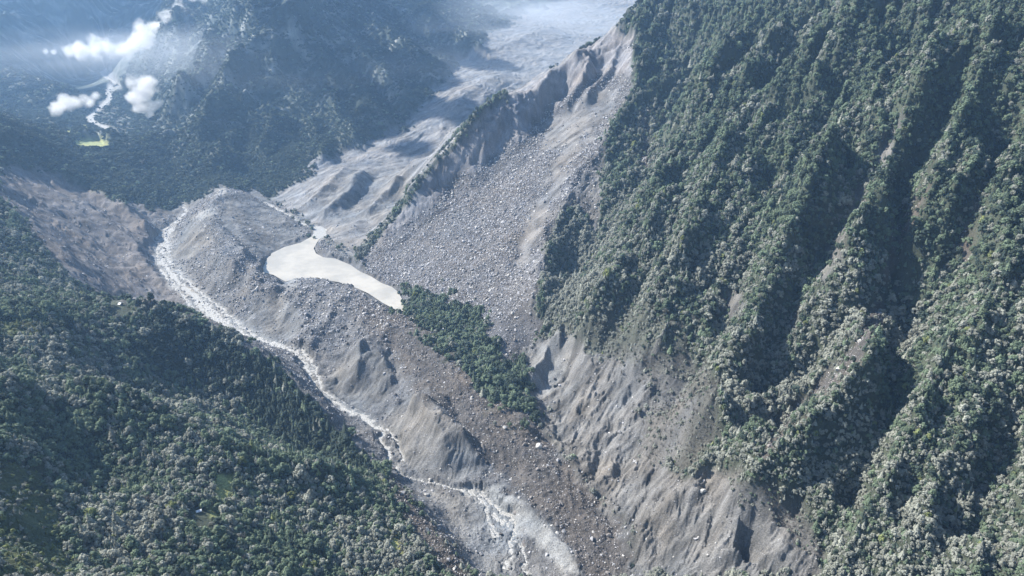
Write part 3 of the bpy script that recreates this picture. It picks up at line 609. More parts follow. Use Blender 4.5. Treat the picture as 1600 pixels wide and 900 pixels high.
bmx.to_mesh(me); bmx.free()
o = bpy.data.objects.new('lake', me); C.collection.objects.link(o); o['kind'] = 'structure'
# ------------------------------------------------------------------ haze
def haze():
    me = bpy.data.meshes.new('haze'); b = bmesh.new(); bmesh.ops.create_cube(b, size=1.0)
    zb = float(Z.min()) - 5; zt = max(float(Z.max()), 0) + 60
    bmesh.ops.scale(b, vec=(37000, 18600, zt - zb), verts=b.verts); bmesh.ops.translate(b, vec=(0, 18600/2 - 600, (zt + zb) / 2), verts=b.verts)
    b.to_mesh(me); b.free()
    m = bpy.data.materials.new('haze'); m.use_nodes = True; t = m.node_tree; t.nodes.clear()
    pv = t.nodes.new('ShaderNodeVolumePrincipled'); out = t.nodes.new('ShaderNodeOutputMaterial'); t.links.new(pv.outputs[0], out.inputs[1])
    pv.inputs['Density'].default_value = HAZE_D; pv.inputs['Color'].default_value = HAZE_C; pv.inputs['Anisotropy'].default_value = .25
    me.materials.append(m); o = bpy.data.objects.new('haze', me); C.collection.objects.link(o); o['kind'] = 'stuff'
HAZE_D = 3.2e-5; HAZE_C = (.36, .62, 1.0, 1)
haze()

# ------------------------------------------------------------------ cloud banks added above the view to shade far slopes
def shade_bank_material():
    m = bpy.data.materials.new('shade_bank_white'); m.use_nodes = True; b = m.node_tree.nodes['Principled BSDF']
    b.inputs['Base Color'].default_value = (.85, .86, .88, 1); b.inputs['Roughness'].default_value = 1
    return m
CM = shade_bank_material()
def shade_bank(cx_, cy_, cz_, lx, ly, n_, seed, label, ang=0.0):
    """an unseen bank of overlapping lumps, added to cast shade on the far valley"""
    rnd.seed(seed) if 'rnd' in globals() else None
    r_ = random.Random(seed); bm = bmesh.new()
    for k in range(n_):
        a = r_.uniform(0, 6.28); q_ = math.sqrt(r_.random()); px_ = math.cos(a) * q_ * lx; py__ = math.sin(a) * q_ * ly
        x_ = px_ * math.cos(ang) - py__ * math.sin(ang); y_ = px_ * math.sin(ang) + py__ * math.cos(ang); s_ = r_.uniform(.24, .38) * min(lx, ly) * (1.15 - .6 * q_)
        g_ = bmesh.ops.create_icosphere(bm, subdivisions=3, radius=s_)
        for v in g_['verts']:
            n__ = v.co.normalized(); v.co = v.co * (1 + .12 * math.sin(n__.x * 7 + k) + .1 * math.sin(n__.y * 9 + 2 * k)); v.co.z *= .6
            v.co += Vector((x_, y_, 0))
    me = bpy.data.meshes.new('cloud'); bm.to_mesh(me); bm.free(); me.materials.append(CM)
    for p_ in me.polygons: p_.use_smooth = True
    o = bpy.data.objects.new('cloud', me); C.collection.objects.link(o); o.location = (cx_, cy_, cz_)  # stays outside the view; put in only for its shadow
    o['label'] = label; o['category'] = 'cloud'
SX, SY = math.sin(SUN_AZ) / math.tan(SUN_EL), math.cos(SUN_AZ) / math.tan(SUN_EL)
def above(x_, y_, z_, top): return (x_ + SX * (top - z_), y_ + SY * (top - z_), top)  # offset sunward so the added bank's shadow lands on the given point
ZT = max(float(Z.max()), 0) + 600
shade_bank(*above(-6200, 10300, -600, ZT), 3300, 2200, 44, 2, 'large added cloud bank out of view, shading the far left mountainside')
shade_bank(*above(-950, 6300, -700, ZT), 800, 1500, 30, 1, 'broad added cloud bank out of view, shading the blue forested mountain')
# ------------------------------------------------------------------ plants and rocks: source meshes
rnd = random.Random(5)
def plain(name, col, rough=.85, var=.25, transl=0.0):
    m = bpy.data.materials.new(name); m.use_nodes = True; t = m.node_tree; b = t.nodes['Principled BSDF']; L = t.links.new; N = t.nodes.new
    oi = N('ShaderNodeObjectInfo'); mr = N('ShaderNodeMapRange'); mr.inputs[3].default_value = 1 - var; mr.inputs[4].default_value = 1 + var
    L(oi.outputs['Random'], mr.inputs[0])
    geo = N('ShaderNodeNewGeometry'); n_ = N('ShaderNodeTexNoise'); n_.inputs['Scale'].default_value = .35; n_.inputs['Detail'].default_value = 3
    L(geo.outputs['Position'], n_.inputs['Vector'])
    m2 = N('ShaderNodeMapRange'); m2.inputs[1].default_value = .3; m2.inputs[2].default_value = .7; m2.inputs[3].default_value = .7; m2.inputs[4].default_value = 1.3; L(n_.outputs[0], m2.inputs[0])
    mm = N('ShaderNodeMath'); mm.operation = 'MULTIPLY'; L(mr.outputs[0], mm.inputs[0]); L(m2.outputs[0], mm.inputs[1])
    s_ = N('ShaderNodeVectorMath'); s_.operation = 'SCALE'; s_.inputs[0].default_value = col; L(mm.outputs[0], s_.inputs['Scale'])
    L(s_.outputs[0], b.inputs['Base Color']); b.inputs['Roughness'].default_value = rough; b.inputs['Specular IOR Level'].default_value = .2
    if transl > 0:
        tr = N('ShaderNodeBsdfTranslucent'); mx = N('ShaderNodeMixShader'); mx.inputs[0].default_value = transl
        L(s_.outputs[0], tr.inputs[0]); L(b.outputs[0], mx.inputs[1]); L(tr.outputs[0], mx.inputs[2]); L(mx.outputs[0], t.nodes['Material Output'].inputs[0])
    return m
LEAF = [plain('leaf_green', (.145, .19, .128), transl=.3), plain('leaf_dusty', (.27, .283, .245), transl=.3), plain('leaf_dark', (.06, .083, .068), transl=.3), plain('leaf_light', (.19, .22, .095), transl=.3), plain('twig_brown', (.17, .16, .15), transl=.3)]
BARK = plain('bark', (.12, .105, .09)); ROCKM = [plain('boulder_grey', (.27, .27, .28), var=.45), plain('boulder_dark', (.15, .14, .135), var=.4), plain('boulder_pale', (.42, .41, .39), var=.2)]
def leaf(bm, p, n, s):
    n = Vector(n).normalized(); t = n.orthogonal().normalized(); t.rotate(Matrix.Rotation(rnd.uniform(0, 6.28), 3, n)); b = n.cross(t)
    k = rnd.uniform(.6, 1.0)
    vs = [bm.verts.new(Vector(p) + t * s * a + b * s * c * k) for a, c in ((-1, -.4), (.1, -1), (1, .3), (-.2, 1))]
    bm.faces.new(vs)
def broad(seed, nclump=15, nleaf=15, wide=1.0, top=1.0):
    """a crown of unit radius standing on z = 0.35 .. 1.9"""
    rnd.seed(seed); bm = bmesh.new()
    cs = []
    for i in range(nclump):
        a = rnd.uniform(0, 6.28); h = rnd.random(); r = math.sqrt(max(0, 1 - (h * 1.0) ** 2)) * rnd.uniform(.45, .78)
        cs.append((Vector((math.cos(a) * r * wide, math.sin(a) * r * wide, .62 + h * .95 * top)), rnd.uniform(.26, .42)))
    for c, s in cs:
        for k in range(nleaf):
            d = Vector((rnd.gauss(0, 1), rnd.gauss(0, 1), rnd.gauss(.25, 1))).normalized()
            p = c + d * s * rnd.uniform(.75, 1.1)
            leaf(bm, p, d + Vector((rnd.uniform(-.5, .5), rnd.uniform(-.5, .5), rnd.uniform(-.3, .6))), s * rnd.uniform(.28, .46))
        r_ = bmesh.ops.create_icosphere(bm, subdivisions=1, radius=s * .82)
        for v in r_['verts']: v.co = v.co * rnd.uniform(.8, 1.12) + c
    return bm
def conif(seed, tiers=7, slim=.36):
    rnd.seed(seed); bm = bmesh.new()
    for t in range(tiers):
        f = t / (tiers - 1); z = .22 + f * 1.55; r = slim * (1 - f * .9) * rnd.uniform(.85, 1.12) + .03; nb = 9 if t < 4 else 7
        a0 = rnd.uniform(0, 6)
        for k in range(nb):
            a = a0 + k * 6.283 / nb + rnd.uniform(-.2, .2); rr_ = r * rnd.uniform(.75, 1.2); dz = .30 * (1 - f * .5)
            c1 = bm.verts.new((0, 0, z + dz)); c2 = bm.verts.new((math.cos(a - .38) * rr_ * .75, math.sin(a - .38) * rr_ * .75, z + .02))
            c3 = bm.verts.new((math.cos(a) * rr_ * 1.15, math.sin(a) * rr_ * 1.15, z - .06)); c4 = bm.verts.new((math.cos(a + .38) * rr_ * .75, math.sin(a + .38) * rr_ * .75, z + .02))
            bm.faces.new((c1, c2, c3)); bm.faces.new((c1, c3, c4))
    return bm
def twigs(seed):
    rnd.seed(seed); bm = bmesh.new()
    for k in range(26):
        a = rnd.uniform(0, 6.28); z = rnd.uniform(.35, 1.2); L_ = rnd.uniform(.25, .6)
        p0 = Vector((0, 0, z)); p1 = p0 + Vector((math.cos(a) * L_, math.sin(a) * L_, L_ * rnd.uniform(.3, 1.1)))
        s_ = Vector((-math.sin(a), math.cos(a), 0)) * .035
        bm.faces.new([bm.verts.new(p0 - s_), bm.verts.new(p0 + s_), bm.verts.new(p1)])
        u_ = Vector((0, 0, .04)); bm.faces.new([bm.verts.new(p0 - u_), bm.verts.new(p0 + u_), bm.verts.new(p1)])
        leaf(bm, p1, (rnd.uniform(-1, 1), rnd.uniform(-1, 1), 1), .09)
    return bm
def trunk(seed, r=.05, top=1.15, limbs=4):
    rnd.seed(seed); bm = bmesh.new()
    def tube(p, q_, r0, r1, n_=5):
        d = (q_ - p).normalized(); t = d.orthogonal().normalized(); b = d.cross(t)
        A_ = [bm.verts.new(p + (t * math.cos(6.283 * i / n_) + b * math.sin(6.283 * i / n_)) * r0) for i in range(n_)]
        B_ = [bm.verts.new(q_ + (t * math.cos(6.283 * i / n_) + b * math.sin(6.283 * i / n_)) * r1) for i in range(n_)]
        for i in range(n_): bm.faces.new((A_[i], A_[(i + 1) % n_], B_[(i + 1) % n_], B_[i]))
    m1 = Vector((rnd.uniform(-.05, .05), rnd.uniform(-.05, .05), .5)); tube(Vector((0, 0, -.35)), m1, r * 1.3, r * .85); tube(m1, Vector((0, 0, top)), r * .85, r * .3)
    for k in range(limbs):
        a = k * 6.283 / max(limbs, 1) + rnd.uniform(-.4, .4); z = rnd.uniform(.4, .75)
        tube(Vector((0, 0, z)), Vector((math.cos(a) * .45, math.sin(a) * .45, z + .4)), r * .5, r * .2, 4)
    return bm
def boulder(seed, flat=.8):
    rnd.seed(seed); bm = bmesh.new()
    for k in range(20):
        d = Vector((rnd.gauss(0, 1), rnd.gauss(0, 1), rnd.gauss(0, 1))).normalized() * rnd.uniform(.8, 1.05)
        bm.verts.new((d.x * rnd.choice((1, 1.15)), d.y * .85, d.z * flat + .15))
    r_ = bmesh.ops.convex_hull(bm, input=bm.verts); 
    bmesh.ops.delete(bm, geom=[v for v in bm.verts if not v.link_faces], context='VERTS')
    return bm
def tomesh(bm, name, mats):
    me = bpy.data.meshes.new(name); bm.to_mesh(me); bm.free()
    for m in mats: me.materials.append(m)
    return me
CROWN_BM = [broad(1), broad(2, 18, 13), broad(3, 12, 16, 1.1, .8), broad(4, 20, 12, .85, 1.15), conif(5), conif(6, 8, .42), twigs(7)]
SHAPES = [('broadleaf_crown', k) for k in range(4)] + [('conifer_crown', k) for k in range(2)] + [('bare_crown', 0)]
NSH = len(CROWN_BM)
CROWNS = {}; TRUNKS = [tomesh(trunk(20 + k, .055 if k < 4 else .035, 1.15 if k < 4 else 1.7, 4 if k < 4 else 0), 'trunk', [BARK]) for k in range(NSH)]
for k, bm in enumerate(CROWN_BM):
    for c in range(5):
        me = tomesh(bm.copy(), 'crown', [LEAF[c]]); CROWNS[(k, c)] = me
def joined(name, parts):          # parts: (mesh, matrix)
    bm = bmesh.new(); mats = []
    for me, mx in parts:
        mi = []
        for m in me.materials:
            if m not in mats: mats.append(m)
            mi.append(mats.index(m))
        n0 = len(bm.verts); f0 = len(bm.faces); t = bmesh.new(); t.from_mesh(me); t.transform(mx)
        tmp = bpy.data.meshes.new('t'); t.to_mesh(tmp); t.free(); bm.from_mesh(tmp); bpy.data.meshes.remove(tmp)
        bm.faces.ensure_lookup_table()
        for f in bm.faces[f0:]: f.material_index = mi[0]
    return tomesh(bm, name, mats)
def pool(name, meshes):
    col = bpy.data.collections.new(name)
    for i, me in enumerate(meshes):
        o = bpy.data.objects.new('%s_%03d' % (name, i), me); col.objects.link(o)
    return col
TREE_POOL = pool('tree_kind', [joined('tree', [(CROWNS[(k, c)], Matrix()), (TRUNKS[k], Matrix())]) for k in range(NSH) for c in range(5)])
ROCKS = [tomesh(boulder(60 + k, (.7, .85, .6, .95)[k % 4]), 'boulder', [ROCKM[c]]) for k in range(6) for c in range(3)]
ROCK_POOL = pool('rock_kind', ROCKS)
def scatter(name, col, pts, idx, rot, scl, label, **kw):
    me = bpy.data.meshes.new(name); me.vertices.add(len(pts)); me.vertices.foreach_set('co', np.asarray(pts, np.float32).ravel())
    a = me.attributes.new('idx', 'INT', 'POINT'); a.data.foreach_set('value', np.asarray(idx, np.int32))
    a = me.attributes.new('rot', 'FLOAT_VECTOR', 'POINT'); a.data.foreach_set('vector', np.asarray(rot, np.float32).ravel())
    a = me.attributes.new('scl', 'FLOAT_VECTOR', 'POINT'); a.data.foreach_set('vector', np.asarray(scl, np.float32).ravel())
    me.update(); o = bpy.data.objects.new(name, me); C.collection.objects.link(o)
    g = bpy.data.node_groups.new(name, 'GeometryNodeTree'); g.interface.new_socket('Geometry', in_out='INPUT', socket_type='NodeSocketGeometry'); g.interface.new_socket('Geometry', in_out='OUTPUT', socket_type='NodeSocketGeometry')
    N = g.nodes.new; L = g.links.new; gi = N('NodeGroupInput'); go = N('NodeGroupOutput'); ip = N('GeometryNodeInstanceOnPoints'); ci = N('GeometryNodeCollectionInfo')
    ci.inputs['Collection'].default_value = col; ci.inputs['Separate Children'].default_value = True; ci.inputs['Reset Children'].default_value = True
    def attr(nm, ty):
        n_ = N('GeometryNodeInputNamedAttribute'); n_.data_type = ty; n_.inputs['Name'].default_value = nm; return n_.outputs['Attribute']
    L(gi.outputs[0], ip.inputs['Points']); L(ci.outputs[0], ip.inputs['Instance']); ip.inputs['Pick Instance'].default_value = True
    L(attr('idx', 'INT'), ip.inputs['Instance Index']); L(attr('rot', 'FLOAT_VECTOR'), ip.inputs['Rotation']); L(attr('scl', 'FLOAT_VECTOR'), ip.inputs['Scale'])
    L(ip.outputs[0], go.inputs[0]); md = o.modifiers.new('scatter', 'NODES'); md.node_group = g
    o['kind'] = 'stuff'; o['label'] = label
    return o
# ------------------------------------------------------------------ where they stand
rs = np.random.RandomState(3)
def grid_lookup(A_, x, y):
    fa = (np.arctan2(x, y) - AZ0) / (AZ1 - AZ0) * (NA2 - 1); fr = (np.log(np.hypot(x, y)) - L0) / (L1 - L0) * (NR2 - 1)
    i = np.clip(fa.astype(int), 0, NA2 - 2); j = np.clip(fr.astype(int), 0, NR2 - 2); a = fa - i; b = fr - j
    return (A_[i, j] * (1 - a) + A_[i + 1, j] * a) * (1 - b) + (A_[i, j + 1] * (1 - a) + A_[i + 1, j + 1] * a) * b
dens = WF['forest'] / tot + .85 * WF['scrub'] / tot + .45 * WF['grass'] / tot * (R2 < 2500)
def sites(sp, r0, r1, field, umin=-260, umax=1860, vmax=1080):
    n_ = int(r1 / sp) + 2
    gx, gy = np.meshgrid(np.arange(-n_, n_) * sp, np.arange(0, n_) * sp)
    x = (gx + np.where((np.arange(gx.shape[0]) % 2)[:, None] > 0, .5 * sp, 0)).ravel(); y = gy.ravel()
    k = (np.hypot(x, y) > r0) & (np.hypot(x, y) < r1) & (np.abs(np.arctan2(x, y)) < R(52)); x = x[k]; y = y[k]
    x = x + rs.uniform(-.45, .45, x.size) * sp; y = y + rs.uniform(-.45, .45, y.size) * sp
    r_ = np.hypot(x, y); k = (r_ > max(r0, R0 + 5)) & (r_ < r1) & (np.abs(np.arctan2(x, y)) < R(52)); x = x[k]; y = y[k]
    z = grid_lookup(Z, x, y); u, v = project(x, y, z)
    k = (u > umin) & (u < umax) & (v < vmax) & (v > -120); x, y, z, u, v = [q_[k] for q_ in (x, y, z, u, v)]
    k = rs.rand(x.size) < grid_lookup(field, x, y); return [q_[k] for q_ in (x, y, z, u, v)]
parts_ = []
for sp, r0, r1, base in ((7.6, 0, 1500, 5.9), (9.6, 1500, 3000, 7.6), (14.0, 3000, 5400, 9.5), (21.0, 5400, 9500, 12.5)):
    x, y, z, u, v = sites(sp, r0, r1, dens * (.8 if r0 > 5000 else 1)); parts_.append(np.stack([x, y, z, u, v, np.full(x.size, base)], 1))
x, y, z, u, v = sites(8.0, 0, 2900, dens * np.clip((X + .25 * Y - 350) / 200, 0, 1) * .8); parts_.append(np.stack([x, y, z, u, v, np.full(x.size, 4.3)], 1))
T_ = np.concatenate(parts_); x, y, z, u, v, base = T_.T
rg_ = (x + .25 * y > 500)
grass_ = grid_lookup(WF['grass'], x, y); scrub_ = grid_lookup(WF['scrub'], x, y)
cn = fbm(x, y, 160, 3, seed=81); dn = fbm(x, y, 220, 3, seed=82); en = fbm(x, y, 60, 2, seed=83)
nT = x.size; q = rs.rand(nT)
conp = np.where(rg_, .12 + .25 * (cn > .25), .10 + .3 * (cn > .2)) + .3 * ((u > 380) & (u < 600) & (v > 520) & (v < 740)) + .3 * (np.hypot(x, y) > 3600)
isc = rs.rand(nT) < conp
shape = np.where(isc, 4 + (rs.rand(nT) < .5), np.floor(rs.rand(nT) * 4)).astype(int)
# dust lies thick low on the slopes beside the slide, thinner higher up
dust = np.where(rg_, np.clip(.95 - (z + 1150) / 720, .12, .95) + dn * .45, .42 + dn * .55)
dust = np.where((~rg_) & (u > 380) & (v < 745) & (v > 500), dust * .35, dust)
dust = np.where((u > 610) & (u < 850) & (v > 440) & (v < 660), .05, dust)
color = np.where(q < dust, 1, np.where(q < dust + (1 - dust) * .62, 0, 2))
color = np.where((rs.rand(nT) < .01) | ((rs.rand(nT) < .25) & (grass_ > .2)), 3, color)
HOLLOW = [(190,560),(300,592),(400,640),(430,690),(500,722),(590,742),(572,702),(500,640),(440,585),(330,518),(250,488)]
hol = inside(HOLLOW, u, v) & (~rg_); color = np.where(hol & (rs.rand(nT) < .8), 2, color)  # shade of the hollow put into the leaf colour
nearh = (~rg_) & (~hol) & (v > 640) & (color == 2) & (rs.rand(nT) < .75); color = np.where(nearh, 0, color)  # fewer dark crowns on the near hill, its sunlit look put into colour
fr_ = np.hypot(x, y) > 4200; color = np.where(fr_, np.where(rs.rand(nT) < .93, 2, 0), color); shape = np.where(fr_ & (shape > 3), 0, shape)
tw = rs.rand(nT) < scrub_ * .8 + .01
shape = np.where(tw, 6, shape); color = np.where(tw, 4, color)
base = np.where((~rg_) & (np.hypot(x, y) < 2200), base * 1.18, base)
rad = base * np.exp(rs.normal(0, .3, nT)) * np.where(scrub_ > .3, .62, 1) * np.where(grass_ > .3, .5, 1)
hgt = rad * np.where(shape >= 4, rs.uniform(.95, 1.4, nT), rs.uniform(.8, 1.2, nT)) * np.where(np.hypot(x, y) > 4200, .7, 1)
sxy = np.where((shape == 4) | (shape == 5), rad * 1.5, rad)
CLEAR = [(177,470,24),(185,471,28),(189,479,32),(311,803,22),(498,742,9),(548,737,9),(482,735,6),(842,700,10),(692,516,10),(660,500,8),(107,576,8)]
def gz(u_, v_):                # the ground under a pixel of the photograph, on the finished relief
    p_ = hit(u_, v_); d_ = ray(u_, v_); hd = math.hypot(d_[0], d_[1]); r0_ = math.hypot(p_[0], p_[1])
    rr_ = np.linspace(r0_ * .93, r0_ * 1.08, 400); zg = grid_lookup(Z, rr_ * d_[0] / hd, rr_ * d_[1] / hd); k_ = np.nonzero(zg >= rr_ * d_[2] / hd)[0]
    r_ = rr_[k_[0]] if len(k_) else r0_; X_, Y_ = r_ * d_[0] / hd, r_ * d_[1] / hd
    return (X_, Y_, float(grid_lookup(Z, np.array([X_]), np.array([Y_]))[0]))
ok_ = np.ones(nT, bool)
for u_, v_, r_ in CLEAR:
    g_ = gz(u_, v_); k_ = 1 / (math.hypot(g_[0], g_[1]) + 1e-9)
    for f_ in (0.0, .6, 1.2): ok_ &= np.hypot(x - g_[0] * (1 - f_ * r_ * k_ * 1.2), y - g_[1] * (1 - f_ * r_ * k_ * 1.2)) > r_
x, y, z, u, v, base, shape, color, sxy, hgt = [q_[ok_] for q_ in (x, y, z, u, v, base, shape, color, sxy, hgt)]; nT = x.size
SITES = dict(x=x, y=y, z=z, u=u, v=v, shape=shape, color=color, sxy=sxy, h=hgt, rot=rs.rand(nT) * 6.283)
# the 300 that show largest: nearest ones in frame whose top is not hidden
def seen(x, y, z):
    n_ = 60; t = np.linspace(.25, .985, n_)
    for k in t:
        if grid_lookup(Z, np.array([x * k]), np.array([y * k]))[0] > z * k: return False
    return True
depth_ = y * CP - z * SP
infr = (u > 4) & (u < 1596) & (v > 10) & (v < 892) & (np.hypot(x, y) * np.sin(R(52)) > 0) & (shape != 6)
rank = np.argsort(np.where(infr, depth_ / (sxy), 1e9))
solo = []
for i in rank[:1500]:
    if np.hypot(x[i], y[i]) < R0 * 1.1: continue
    if seen(x[i], y[i], z[i] + hgt[i]): solo.append(i)
    if len(solo) >= 296: break
solo = np.array(solo); rest = np.ones(nT, bool); rest[solo] = False
S_ = SITES
def tilt(n_): return rs.normal(0, .05, n_)
scatter('forest', TREE_POOL, np.stack([x, y, z], 1)[rest], (shape * 5 + color)[rest], np.stack([tilt(nT), tilt(nT), S_['rot']], 1)[rest], np.stack([sxy, sxy, hgt], 1)[rest],
        'dense mixed forest blanketing the valley sides, grey with dust low down and green above')
def thing(name, label, cat, loc, group=None, rotz=0, scale=(1, 1, 1), label_only=False):
    o = bpy.data.objects.new(name, None); C.collection.objects.link(o); o.location = loc; o.rotation_euler = (0, 0, rotz); o.scale = scale
    o['label'] = label; o['category'] = cat
    if group: o['group'] = group
    return o
def part(name, me, parent):
    o = bpy.data.objects.new(name, me); C.collection.objects.link(o); o.parent = parent; return o
cn_ = ['green', 'dust-grey', 'dark green', 'yellow-green', 'brown bare']
MARKS_T = [((348,762),'beside the small yellow meadow on the left hill'),((311,800),'beside the white-roofed farmhouse'),((620,850),'beside the grassy strip near the brown bank'),((548,882),'beside the small meadow at the bottom edge'),
 ((700,860),'above the brown crumbling bank of the left hill'),((60,860),'at the foot of the lower left grassy spur'),((180,870),'at the bottom left, right of the grassy spur'),((430,870),'at the bottom edge of the left hill'),((240,780),'on the left hill, left of the farmhouse'),
 ((480,790),'on the left hill, right of the small meadow'),((160,700),'on the left hill above the farmhouse'),((420,740),'just below the dark forested hollow'),((1560,860),'in the lower right corner'),((1450,860),'at the bottom edge of the right-hand slope'),
 ((1340,860),'right of the pale bare dome at the lower right'),((1580,760),'at the right edge, low on the slope'),((1470,760),'low on the right-hand spur'),((1580,600),'at the right edge, halfway up'),((1250,760),'above the pale bare dome at the lower right'),((1330,700),'in the shaded gully beside the bare streak'),((1200,760),'on the rim of the pale bare dome')]
MARKS_B = [((480,400),'by the milky lake'),((640,440),'where the landslide fan meets the lake'),((700,380),'on the upper left part of the landslide fan'),((760,340),'in the middle of the landslide fan'),((830,300),'on the upper landslide fan'),((780,430),'on the lower landslide fan'),((790,530),'at the foot of the landslide fan'),
 ((700,490),'just above the grove on the dam'),((600,520),'on the dam, left of the grove'),((680,600),'on the dam below the grove'),((560,600),'beside the pale cone by the river'),((680,700),'on the pale bluff by the river'),((760,660),'on the dark rubble above the chute'),((820,740),'in the upper chute'),((880,790),'in the middle of the chute'),
 ((940,850),'in the lower chute'),((960,893),'at the bottom end of the chute'),((840,860),'on the smooth pale bank'),((720,800),'on the grey flat by the river'),((760,870),'on the riverbed at the bottom edge'),((900,650),'on the bare shoulder right of the chute'),((1000,720),'on the fluted bare slope'),((1080,850),'on the pale bare dome'),((1200,860),'on the right side of the bare dome'),
 ((330,340),'on the grey hump'),((280,440),'beside the white river upstream'),((420,480),'in the grey bowl by the river'),((1280,620),'in the long bare streak among the trees')]
def near(marks, u_, v_): return min(marks, key=lambda m_: (m_[0][0] - u_) ** 2 + (m_[0][1] - v_) ** 2)[1]
def size_word(s_, a_, b_): return 'small' if s_ < a_ else ('large' if s_ > b_ else 'middle-sized')
sz_a, sz_b = np.percentile(sxy[solo], 33), np.percentile(sxy[solo], 72)
for i in solo:
    kind = 'conifer' if shape[i] in (4, 5) else 'broadleaf'
    form = ('slender' if shape[i] == 4 else 'broad-based') + ' %s conifer' % cn_[color[i]] if kind == 'conifer' else ('round', 'lumpy', 'flat-topped', 'tall-crowned')[int(shape[i])] + ' %s tree' % cn_[color[i]]
    lb = size_word(sxy[i], sz_a, sz_b) + ' ' + form + ' ' + near(MARKS_T, u[i], v[i])
    o = thing(kind + '_tree', lb, 'tree', (x[i], y[i], z[i]), 'trees ' + near(MARKS_T, u[i], v[i]), S_['rot'][i], (sxy[i], sxy[i], hgt[i]))
    part('crown', CROWNS[(int(shape[i]), int(color[i]))], o); part('trunk', TRUNKS[int(shape[i])], o)
# ------------------------------------------------------------------ boulders
rk = np.clip(WF['slide'] * 1.0 + WF['dark'] * .9 + WF['grey'] * .45 + WF['rock'] * .14 + WF['pale'] * .10 + WF['scree'] * .05 + WF['glacier'] * .05 + WF['brown'] * .04, 0, 1) * (LKF < .02)
ra = sites(4.8, 900, 2300, np.clip(rk * .75, 0, 1)); rb = sites(6.0, 2300, 4200, np.clip(rk * .95, 0, 1)); rc = sites(26, 900, 4200, rk * .5)
bx = np.concatenate([q_[0] for q_ in (ra, rb, rc)]); by = np.concatenate([q_[1] for q_ in (ra, rb, rc)]); bz = np.concatenate([q_[2] for q_ in (ra, rb, rc)])
bu = np.concatenate([q_[3] for q_ in (ra, rb, rc)]); bv = np.concatenate([q_[4] for q_ in (ra, rb, rc)])
nB = bx.size; bs = np.concatenate([np.exp(rs.normal(.35, .45, ra[0].size)), np.exp(rs.normal(1.0, .42, rb[0].size)), np.exp(rs.normal(1.6, .35, rc[0].size))])
bs = np.clip(bs, .5, 8)
drk = grid_lookup(WF['dark'], bx, by); cc = np.where(rs.rand(nB) < .10, 2, np.where(rs.rand(nB) < .25 + drk * .6, 1, 0))
bi = (np.floor(rs.rand(nB) * 6) * 3 + cc).astype(int)
bd = by * CP - bz * SP
rank = np.argsort(np.where((bu > 3) & (bu < 1597) & (bv > 3) & (bv < 895), bd / bs, 1e9)); bsolo = []
for i in rank[:1500]:
    if seen(bx[i], by[i], bz[i] + bs[i]): bsolo.append(i)
    if len(bsolo) >= 290: break
bsolo = np.array(bsolo); rest = np.ones(nB, bool); rest[bsolo] = False
brot = rs.rand(nB, 3) * np.array([.7, .7, 6.28]); bscl = bs[:, None] * rs.uniform(.75, 1.3, (nB, 3))
scatter('rubble', ROCK_POOL, np.stack([bx, by, bz], 1)[rest], bi[rest], brot[rest], bscl[rest], 'angular grey rock rubble strewn over the landslide and the valley floor')
sb_a, sb_b = np.percentile(bs[bsolo], 33), np.percentile(bs[bsolo], 72)
for i in bsolo:
    c_ = ('grey', 'dark', 'pale')[cc[i]]; form = ('slab-like', 'blocky', 'flat', 'upright')[int(bi[i] // 3) % 4]
    lb = '%s %s %s boulder %s' % (size_word(bs[i], sb_a, sb_b), form, c_, near(MARKS_B, bu[i], bv[i]))
    o = bpy.data.objects.new('boulder', ROCKS[int(bi[i])]); C.collection.objects.link(o); o.location = (bx[i], by[i], bz[i]); o.rotation_euler = tuple(brot[i]); o.scale = tuple(bscl[i])
    o['label'] = lb; o['category'] = 'boulder'; o['group'] = 'boulders ' + near(MARKS_B, bu[i], bv[i])
